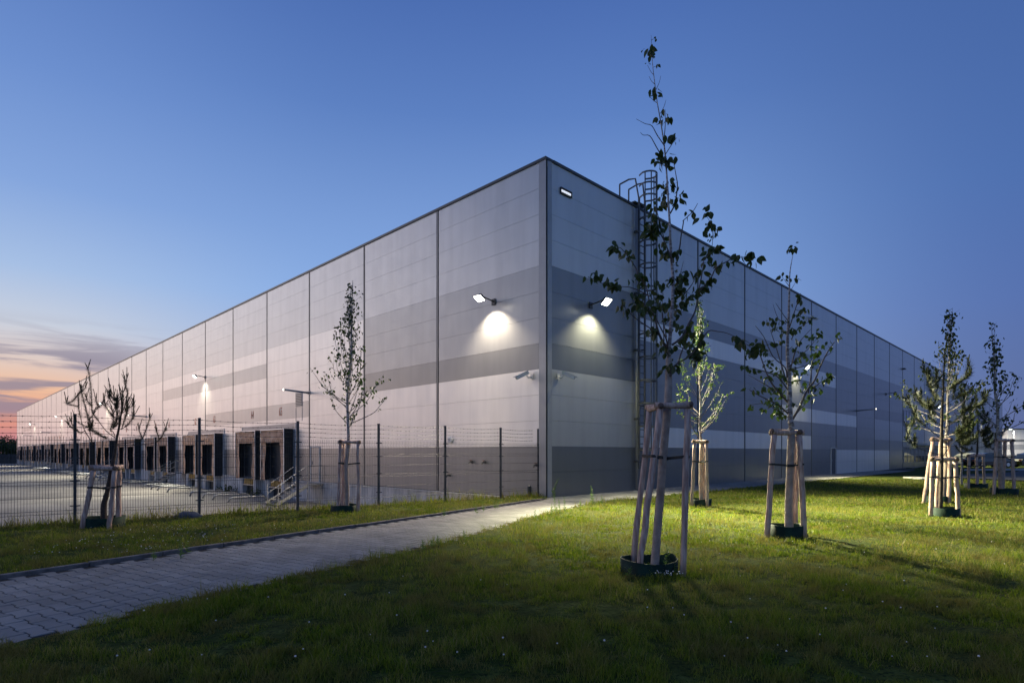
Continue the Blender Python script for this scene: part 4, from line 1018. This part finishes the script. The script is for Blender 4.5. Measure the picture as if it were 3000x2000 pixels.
# --- birch behind the right pine
generic_birch('young_birch', 'birch directly behind the right hand pine, its top twig above the roofline', 18.6, 2762, 1476, 905, 1285, 1.25, 55, .060, 34, .115, 330, lean=28, lm_='leaf', prof=[(0,.6),(.2,1.1),(.4,1),(.6,.55),(.7,.2),(.85,.10),(1,.02)])
f6, t6, Z6 = tri(2705, 2780, 1477, 2735, 2783, 1291, .6, 2743, 2755)
support('taller stake support just behind the one of the right pine', f6, t6, .055, 'edging ring of the birch behind the right pine', Vector(((2745-1500)/F*18.6, 18.6, 0)), .36, .25, trunkp=Vector(((2760-1500)/F*18.6, 18.6, 1.5)), seed=6)

# --- pines
trunk = [(306,1522),(304,1485),(312,1450),(318,1420),(325,1383),(333,1345),(338,1310),(342,1285),(350,1245),(355,1210),(357,1185),(353,1155)]
rad = [.052,.058,.048,.044,.040,.034,.028,.024,.020,.015,.012,.008]
br = [(.35, *F_((860,1450),(700,1330),(560,1150),(440,980),(430,800),(400,400),(360,200))), (.45, *F_((470,1590),(320,1350),(250,1180),(190,900),(190,700),(225,570))), (.3, *F_((445,1590),(390,1280),(350,1050),(290,800),(240,600))),
 (.3, *F_((860,1430),(820,1340),(770,1310),(830,1150),(820,980))), (.2, *F_((430,975),(520,920),(620,830),(650,770))), (.2, *F_((985,1010),(1060,800),(1090,640),(1050,500),(1035,400))), (.2, *F_((1000,1000),(1060,950),(1120,900),(1190,850))),
 (.1, *F_((975,1300),(1030,1150),(1080,1000),(1100,900))), (.2, *F_((960,1300),(1060,1240),(1160,1130),(1205,1060))), (.2, *F_((900,920),(830,830),(760,740),(740,690))), (.2, *F_((880,960),(900,850),(900,780))), (.3, *F_((900,1568),(1200,1530),(1360,1470),(1450,1230),(1495,1110))), (.35, *F_((900,1600),(1500,1560),(1680,1480),(1770,1330),(1795,1290))),
 (.1, *F_((980,1000),(1010,800),(1000,640))), (.1, *F_((860,1080),(800,1040),(700,900),(680,850))), (.0, *F_((200,880),(100,860),(0,835),(-30,815))), (.1, *F_((300,1330),(220,1360),(140,1290),(60,1190))), (.1, *F_((400,1340),(390,1290),(400,1260),(440,1230))), (.0, *F_((720,1450),(640,1440),(560,1380),(440,1300))), (.1, *F_((820,1290),(860,1200),(900,1080))), (.2, *F_((950,700),(880,760),(840,700)))]
pine('young_pine', 'leggy young pine with upright shoots in front of the fence on the left', 12.2, trunk, rad, br, 61, ln=.085, dens=520, candle=.19, wd=.0034, nside=1, nl_=.85)
f7, t7, Z7 = tri(239, 319, 1556, 272, 336, 1377, .45, 346, 352)
support('low three stake support around the left pine', f7, t7, .048, 'wide dark edging ring at the foot of the left pine', Vector(((306-1500)/F*12.35, 12.35, 0)), .36, .27, trunkp=Vector(((311-1500)/F*12.2, 12.2, .95)), seed=7)
def bushy_pine(name, label, Z, px, base_y, top_y, low_y, w, seed, nb, dens, skew=0):
    rr = random.Random(seed); trunk = [(px, base_y), (px, base_y-60), (px+1, low_y), (px+3, (low_y+top_y)/2), (px+4, top_y+20)]
    br = []
    for i in range(nb):
        f = (i+rr.random())/nb; y0 = low_y + (top_y+25-low_y)*f*.9; sd = 1 if i % 2 else -1
        ww = w*(1-f*.62)*rr.uniform(.6, 1.1); x1 = px + sd*ww*(1.25 if sd > 0 else 1)*(1+skew*sd*.2)
        br.append((.35, (px+2, y0), (px+sd*ww*.45, y0-ww*.10*rr.uniform(-.5,1.6)), (px+sd*ww*.8, y0-ww*.42*rr.uniform(.4,1.3)), (x1, y0-ww*.85*rr.uniform(.6,1.2))))
        if rr.random() < .8: br.append((.2, (px+sd*ww*.5, y0-ww*.15), (px+sd*ww*.75, y0+ww*.05*rr.uniform(-1,2)), (px+sd*ww*1.1, y0-ww*.25*rr.uniform(0,1.5))))
    return pine(name, label, Z, trunk, [.050,.045,.036,.022,.008], br, seed, ln=.15, dens=dens, mt='needle_g', candle=.10, wd=.0050, nl_=.95)
E_ = lambda *p: [(2344+x/2.233, 880+y/2.233) for x, y in p]
brp = [(.35, *E_((922,905),(850,845),(775,780),(735,710),(712,650))), (.4, *E_((925,1010),(830,985),(750,950),(708,880),(740,800))), (.3, *E_((930,770),(850,705),(790,660),(755,600))), (.15, *E_((940,600),(880,535),(830,485),(803,425))),
 (.15, *E_((945,600),(1020,548),(1085,500),(1112,450),(1100,400))), (.35, *E_((935,790),(1010,745),(1110,705),(1185,680),(1228,612))), (.4, *E_((928,1030),(990,940),(1060,885),(1130,850))), (.3, *E_((935,885),(1020,860),(1100,800),(1160,745))),
 (.2, *E_((935,660),(890,640),(860,590),(855,545))), (.3, *E_((930,840),(1000,800),(1060,740),(1110,690))), (.3, *E_((930,700),(1000,650),(1060,620),(1120,590))), (.5, *E_((925,960),(1010,950),(1080,930),(1150,900))), (.2, *E_((935,820),(880,790),(850,740),(845,690)))]
pine('young_pine', 'bushy green young pine on the right with upswept branches', 14.45, E_((918,1345),(925,1100),(925,900),(930,700),(938,560),(945,345)), [.048,.044,.038,.026,.018,.008], brp, 71, ln=.15, dens=480, mt='needle_g', candle=.12, wd=.0042, nside=4, nl_=.95)
f8, t8, Z8 = tri(2726, 2809, 1517, 2735, 2800, 1350, .5, 2742, 2750)
support('low front support around the bushy pine on the right', f8, t8, .050, 'dark green edging ring in front of the bushy right pine', Vector(((2765-1500)/F*14.6, 14.6, 0)), .32, .25, trunkp=Vector(((2760-1500)/F*14.5, 14.5, .95)), seed=8)
bushy_pine('young_pine', 'darker small pine further back between the right pine and the last birch', 25.8, 2862, 1430, 1190, 1325, 62, 72, 12, 420)
f9, t9, Z9 = tri(2837, 2863, 1433, 2840, 2862, 1338, .8, 2884, 2880)
support('distant low support of the small dark pine', f9, t9, .055, 'tiny edging ring under the distant small pine', Vector(((2858-1500)/F*26, 26, 0)), .42, .25, trunkp=Vector(((2861-1500)/F*25.8, 25.8, .9)), seed=9)
generic_birch('young_birch', 'thin distant birch half hidden behind the pines', 28.5, 2818, 1420, 1120, 1300, 1.2, 77, .05, 14, .10, 90, lm_='leaf', wrap_to=0)

# ------------------------------------------------------------------ far things
def car(x, y, rz, body, label):
    root = empty('parked_car', (x, y, .09), label, 'car', 'cars parked beyond the road'); ca_, sa = math.cos(rz), math.sin(rz)
    def f(a, b, c): return Vector((x+a*ca_-b*sa, y+a*sa+b*ca_, .09+c))
    prof = [(-2.15,.30),(-2.2,.62),(-2.05,.86),(-1.75,.93),(-1.15,1.38),(-.6,1.48),(.35,1.46),(.75,1.33),(1.25,.98),(1.95,.82),(2.18,.62),(2.2,.30)]
    mb = MB(); n = len(prof); w_ = .86
    rows = []
    for sd, k in ((-1,1),(-1,.0),(1,.0),(1,1)):
        pass
    for yy in (-w_, -w_*.93, w_*.93, w_):
        inner = abs(yy) < w_
        for a, z in prof:
            tz = z + (.015 if inner else 0); yo = yy*(1 - max(0, z-.9)*.28); mb.v.append(tuple(f(a, yo, tz)))
    for r in range(3):
        for i in range(n):
            a = r*n+i; b = r*n+(i+1) % n; mb.f.append((a, b, b+n, a+n)); mb.m.append(0)
    mb.f.append(tuple(range(n))); mb.m.append(0); mb.f.append(tuple(reversed(range(3*n, 4*n)))); mb.m.append(0)
    mb.build('body', body, root, bevel=.03)
    mb = MB()
    for sd in (-1, 1):
        y_ = sd*(w_*.9+.012); mb.poly([f(-1.45, sd*(w_*(1-.03)+.004), 1.0), f(1.0, sd*(w_*(1-.03)+.004), 1.0), f(.55, sd*(w_*(1-.13)+.004), 1.32), f(-.95, sd*(w_*(1-.13)+.004), 1.34)])
    mb.quad(f(1.22,-.7,1.03), f(1.22,.7,1.03), f(.80,.64,1.34), f(.80,-.64,1.34)); mb.quad(f(-1.72,-.7,1.0), f(-1.72,.7,1.0), f(-1.22,.62,1.37), f(-1.22,-.62,1.37))
    mb.build('windows', M['glass'], root)
    for a in (-1.35, 1.35):
        for sd in (-1, 1):
            mb = MB(); mb.tube([f(a, sd*(w_+.012), .32), f(a, sd*(w_-.2), .32)], .32, 18); o = mb.build('wheel', M['black'], root)
            m2 = MB(); m2.tube([f(a, sd*(w_+.02), .32), f(a, sd*(w_+.013), .32)], .19, 12); m2.build('rim', M['alu'], o)
    for sd in (-1, 1):
        mb = MB(); mb.fbox(f, 2.15, 2.21, sd*.62-.14, sd*.62+.14, .62, .74); mb.build('headlight', M['white_metal'], root)
        mb = MB(); mb.fbox(f, -2.19, -2.14, sd*.62-.14, sd*.62+.14, .68, .82); mb.build('tail_light', M['red'], root)
cb = mat('dark_car_paint', (.012,.014,.02), .25, .2, coat=1, noise_amt=.1, noise_scale=2); cs = mat('silver_car_paint', (.3,.31,.33), .3, .5, coat=1, noise_amt=.1, noise_scale=2)
car(48.8, 59.5, R(4), cb, 'dark parked car seen behind the small distant pine'); car(54.5, 60.5, R(2), cb, 'dark parked car at the right edge beyond the last birch')
car(53.5, 68, R(95), cs, 'silver parked car behind the two dark ones'); car(38.3, 63.0, R(20), cs, 'car parked by the office windows behind the stakes')

fb = empty('distant_warehouse', (150, 152, 0), 'pale banded warehouse far away at the right edge of the view', 'building')
mb = MB(); x0, x1, y0 = 128, 300, 150
zz = 7.6; bands = [(5.0,7.6,3),(4.4,4.98,1),(3.7,4.38,3),(2.4,3.68,2),(1.0,2.38,3),(0,.98,1)]
for z0, z1, m in bands: mb.box(x0, x1, y0, y0+60, z0, z1, m)
mb.build('wall', CLM, fb); mb = MB(); mb.box(x0-.2, x1+.2, y0-.2, y0+60, 7.62, 7.85); mb.build('roof', M['trim'], fb)
root = empty('street_lamp', (121, 140, 0), 'street lamp lit far away at the right above the pale warehouse', 'street lamp')
mb = MB(); mb.tube([(121,140,0),(121,140,6.8),(120.4,140,7.3)], [.1,.07,.05], 8); mb.build('pole', M['galv'], root)
mb = MB(); mb.box(119.4,120.5,139.8,140.2,7.28,7.42); mb.build('head', M['lampbody'], root); mb = MB(); mb.box(119.45,120.4,139.82,140.18,7.2,7.279); mb.build('lens', LF, root)
ld = bpy.data.lights.new('street_lamp_light', 'SPOT'); lo = bpy.data.objects.new('street_lamp_light', ld); col.objects.link(lo); lo.parent = root; lo.location = (-1, 0, 7.1)
ld.energy = 26000; ld.color = (1,.93,.8); ld.spot_size = R(150); ld.spot_blend = .5; ld.shadow_soft_size = .3; lo.rotation_euler = (R(28), 0, R(-15))
# concrete slab by the path end
b = G(2700, 1406)
for i, (dx, dy) in enumerate(((0,0),(.3,1.3))):
    mb = MB(); mb.box(b.x+dx, b.x+dx+1.0, b.y+dy, b.y+dy+.8, -.03, .12); tag(mb.build('manhole_slab', M['concrete'], bevel=.02), ('front pale concrete slab lying in the grass by the office' if i == 0 else 'rear pale concrete slab lying in the grass by the office'), 'slab', 'concrete slabs in the lawn')
# boundary wall and trees beyond the yard
root = empty('boundary_wall', (-150, 150, YZ), 'dark boundary wall closing the yard at the far left', 'wall')
mb = MB(); mb.box(-175, -124, 150, 150.4, YZ-.1, 1.2); mb.build('panels', M['dock_dark'], root)
mb = MB()
for k in range(18): mb.box(-175+k*3, -174.7+k*3, 149.9, 150.0, YZ, 1.35)
mb.build('posts', M['trim'], root)
def far_tree(x, y, h, w_, seed, label):
    rr = random.Random(seed); root = empty('distant_tree', (x, y, YZ), label, 'tree', 'dark trees on the left horizon')
    mb = MB(); mb.tube([(x, y, YZ), (x+.1, y, YZ+h*.5), (x, y, YZ+h*.9)], [.25,.16,.05], 6); mb.build('trunk', M['pinebark'], root)
    mb = MB()
    lobes = [(rr.gauss(0,w_*.35), rr.gauss(0,w_*.3), rr.uniform(.35,.95)*h, rr.uniform(.18,.34)*w_*2) for _ in range(12)]
    for a, b, c, r in lobes:
        for _ in range(110):
            dv = Vector((rr.gauss(0,1), rr.gauss(0,1), rr.gauss(0,1))).normalized()*r*rr.uniform(.55,1.05)
            cluster_c = Vector((x+a, y+b, YZ+c*(1) - r*.3)) + Vector((dv.x, dv.y, dv.z*.7)); leaf(mb, cluster_c, Vector((rr.gauss(0,1), rr.gauss(0,1), rr.gauss(0,1))), .55, rr)
    mb.build('crown', M['leaf'], root)
for i, (px, h) in enumerate(((-30,8.5),(-8,7.5),(10,9.5),(24,7),(38,7.5),(52,8))):
    Z = 205+i*7; far_tree((px-1500)/F*Z, Z, h, 4.2, 90+i, ['dark tree at the far left edge of the horizon','low dark tree second from the left on the horizon','tallest round dark tree on the left horizon','low dark tree right of the tallest one on the horizon','small dark tree near the far end of the warehouse','dark tree touching the far end of the warehouse'][i])
# ------------------------------------------------------------------ lawn grass
def make_grass():
    rg = np.random.default_rng(4); NB = 560000
    # density falls with distance
    Zr = 3.3*np.exp(rg.random(NB)*math.log(34/3.3)); 
    keep = rg.random(NB) < np.clip((Zr/6.0), .45, 1)
    Zr = Zr[keep]; az_ = (rg.random(len(Zr))*2-1)*1.02
    x = Zr*az_; y = Zr
    # clumping
    ins = inpoly(x, y); dd = polydist(x, y)
    edge = ins & (dd < .11*(.5+.5*np.sin(x*3.1+y*2.3)) + .03*rg.random(len(x)))
    lside = ((x-P0.x)*PV.x+(y-P0.y)*PV.y) < .25
    dF = (x-FA.x)*fn_.x + (y-FA.y)*fn_.y
    # wall sides
    rx, ry = x-CX, y-CY
    dF = np.minimum(dF, -(q2*rx-q2*ry)+.2)
    pL = -q2*rx - q2*ry; sLv = -q2*rx + q2*ry; pR = q2*rx - q2*ry; sRv = q2*rx + q2*ry
    inside = ((pL < .02) & (pR < .02))
    ok = (~ins | (edge & ~lside)) & (dF < 2.3) & ~inside & ((ins) | (pR > .0) | (pL > .02))
    ok &= ~((x > 27) & (y > 30.8 + (x-27)*0)) 
    kerbz = np.abs((x-P0.x)*PV.x+(y-P0.y)*PV.y + .042) < .045
    ok &= ~(kerbz & (((x-P0.x)*PU.x+(y-P0.y)*PU.y) < 14.5))
    x, y, dF, dd, lside = x[ok], y[ok], dF[ok], dd[ok], lside[ok]; n = len(x)
    h0 = height(x, y); h0 = np.maximum(h0, np.where(dF > .35, -9, .0))
    cl = np.array([noise.noise(Vector((a*1.1, b*1.1, 0))) for a, b in zip(x, y)]); c2 = np.array([noise.noise(Vector((a*4.5, b*4.5, 7))) for a, b in zip(x, y)])
    keep = (c2 + .6*cl) > rg.uniform(-.75, -.05, n)
    x, y, h0, cl, c2, dF, dd, lside = [v_[keep] for v_ in (x, y, h0, cl, c2, dF, dd, lside)]; n = len(x)
    hh = (.058 + .06*cl + .08*c2)*rg.uniform(.5, 1.5, n); hh = np.clip(hh, .012, .2)
    tall = (np.abs(dF-.15) < .35) | ((dd < .13) & ~lside)
    hh = np.where(np.abs(dF-.05) < .30, hh*rg.uniform(1.2, 3.8, n), hh); hh = np.where((dd < .13) & ~lside, hh*rg.uniform(.9, 1.9, n), hh); hh = np.where((dd < .25) & lside, hh*1.3, hh)
    wd = np.maximum(.0034, y*.00055)*rg.uniform(.7, 1.4, n)
    pch = np.array([noise.noise(Vector((a*.55+20, b*.55, 2))) + .5*noise.noise(Vector((a*2.2, b*2.2, 11))) for a, b in zip(x, y)])
    clov = (pch > .16) & (rg.random(n) < .45)
    wd = np.where(clov, wd*3.2, wd); hh = np.where(clov, hh*.55+.012, hh)
    a = rg.random(n)*2*math.pi; lean = hh*rg.uniform(.15, .95, n); b = rg.random(n)*2*math.pi
    ux, uy = np.cos(a)*wd/2, np.sin(a)*wd/2; lx, ly = np.cos(b)*lean, np.sin(b)*lean
    z0 = h0 - .006
    V = np.empty((n, 5, 3))
    V[:,0] = np.stack([x-ux, y-uy, z0], -1); V[:,1] = np.stack([x+ux, y+uy, z0], -1)
    V[:,2] = np.stack([x+ux*.8+lx*.35, y+uy*.8+ly*.35, z0+hh*.6], -1); V[:,3] = np.stack([x-ux*.8+lx*.35, y-uy*.8+ly*.35, z0+hh*.6], -1)
    V[:,4] = np.stack([x+lx, y+ly, z0+hh], -1)
    me = bpy.data.meshes.new('grass'); me.vertices.add(n*5); me.vertices.foreach_set('co', V.reshape(-1))
    idx = np.arange(n)*5; q = np.stack([idx, idx+1, idx+2, idx+3, idx+3, idx+2, idx+4], -1).reshape(-1)
    me.loops.add(n*7); me.loops.foreach_set('vertex_index', q.astype(np.int32))
    me.polygons.add(n*2); st = np.stack([np.arange(n)*7, np.arange(n)*7+4], -1).reshape(-1); me.polygons.foreach_set('loop_start', st.astype(np.int32))
    at = me.attributes.new('rnd', 'FLOAT', 'FACE'); rv = rg.random(n); rv = np.where(tall, rv*.6+.4, rv); rv = np.where(clov, rv*.55+.05, rv); rv = np.where((pch < -.25) & (rg.random(n) < .22), .86+rv*.14, rv); at.data.foreach_set('value', np.repeat(rv, 2))
    me.update(calc_edges=True); me.materials.append(M['blade'])
    o = bpy.data.objects.new('grass', me); col.objects.link(o); tag(o, 'short mown lawn grass with dry tufts', 'grass', kind='stuff')
make_grass()
def make_flowers():
    rr = random.Random(9); mb = MB(); k = 0
    spots = []
    for _ in range(150): spots.append((rr.uniform(-7.6,-4.6), rr.uniform(8.8, 12.2)))
    for _ in range(150):
        Z = 4.2*math.exp(rr.random()*math.log(5)); spots.append((Z*rr.uniform(-.9,.95), Z))
    for _ in range(26): spots.append((1.95+rr.gauss(0,.09), 7.27+rr.gauss(0,.05)))
    ins = inpoly([s[0] for s in spots], [s[1] for s in spots])
    for (x, y), i in zip(spots, ins):
        if i or fence_dist(x, y) > -.1: continue
        h = rr.uniform(.07, .11); r = rr.uniform(.005, .010); c = Vector((x, y, .035+h))
        if polydist([x],[y])[0] < .15: continue
        lev = [(-.6,.6),(0,1),(.7,.55)]; mb.tube([c+Vector((0,0,r*a)) for a, _ in lev], [r*b for _, b in lev], 6)
    tag(mb.build('clover_flowers', M['flower'], smooth=True), 'scattered white clover flowers in the lawn', 'flowers', kind='stuff')
make_flowers()
# tall weeds along the path edge
def weed(p, h, seed, label, lean=(0,0)):
    rr = random.Random(seed); root = empty('tall_weed', p, label, 'weed', 'tall weeds along the path')
    pts = [p + Vector((lean[0]*t*t, lean[1]*t*t, h*t)) for t in (0,.25,.5,.75,1)]
    mb = MB(); mb.tube(pts, [.005,.0045,.004,.003,.0015], 5); mb.build('stem', M['weed'], root)
    mb = MB(); n = int(14+h*30)
    for i in range(n):
        t = .1+.9*i/n; c = p + Vector((lean[0]*t*t, lean[1]*t*t, h*t)); a = i*2.4
        leaf(mb, c, Vector((math.cos(a), math.sin(a), rr.uniform(.1,1.0))), .085*(1.15-t*.75)*max(.8,h/.5), rr, wide=.30)
    mb.build('leaves', M['weed'], root)
wsp = [((530,1636),.32,'upright pale green weed growing at the left kerb'),((548,1618),.17,'short weed beside the tall one at the left kerb'),((450,1641),.14,'small weed on the left kerb'),
 ((1627,1505),.50,'tallest bright green weed at the lawn corner of the path'),((1640,1506),.42,'bright green weed next to the tallest at the lawn corner'),((1655,1498),.42,'third bright green weed at the lawn corner'),((1617,1508),.3,'short bright weed on the left of the lawn corner group'),((1735,1480),.58,'slender weed standing before the right wall'),((1700,1488),.25,'low weed between the corner group and the right wall'),((1762,1476),.28,'low weed under the ladder bay'),((1620,1462),.75,'leaning green weed growing at the foot of the building corner'),
 ((1416,1498),.36,'weed on the left verge near the building corner'),((1450,1492),.34,'weed on the left verge between two fence posts'),((1395,1503),.24,'small weed on the left verge'),((1300,1512),.26,'weed on the left verge below a fence post'),((1458,1488),.28,'second weed beside the last fence posts'),
 ((1284,1600),.20,'weed at the lawn edge in the middle of the path'),((1268,1604),.15,'small weed at the lawn edge beside another'),((1362,1582),.18,'weed at the lawn edge further up the path'),((1240,1612),.18,'weed leaning over the lawn edge'),((1567,1520),.22,'lone dark weed at the edge of the paving'),
 ((1905,1692),.20,'leafy weed against the front of the nearest green ring'),((1945,1690),.26,'taller weed in front of the nearest green ring'),((1975,1686),.16,'low weed at the right side of the nearest green ring'),((1842,1690),.13,'low weed at the left side of the nearest green ring'),((1958,1668),.34,'weed rising inside the nearest green ring')]
for i, ((px, py), h, lb) in enumerate(wsp): weed(G(px, py, .03), h, 200+i, lb, lean=(rnd.uniform(-.04,.04) if 'leaning green' not in lb else .22, rnd.uniform(-.03,.03)))
# plants along the dock plinth
for i, (s, lb) in enumerate(((29.3, 'dark weed clump at the plinth between the first two dock pairs'), (30.3, 'second dark weed clump at the plinth between the first dock pairs'), (24.2, 'dark weed by the pier between the first two docks'))):
    rr = random.Random(300+i); b = L(s, .6, YZ); root = empty('plinth_weed', b, lb, 'weed', 'weeds at the dock plinth')
    st = MB(); lf = MB()
    for k in range(14):
        a = b + Vector((rr.gauss(0,.3), rr.gauss(0,.2), 0)); t_ = a+Vector((rr.gauss(0,.08), rr.gauss(0,.08), rr.uniform(.25,.6))); st.tube([a, t_], [.006,.003], 4)
        for _ in range(9): leaf(lf, a.lerp(t_, rr.random()), Vector((rr.gauss(0,1), rr.gauss(0,1), .6)), .12, rr)
    st.build('stems', M['twig'], root); lf.build('leaves', M['leaf'], root)
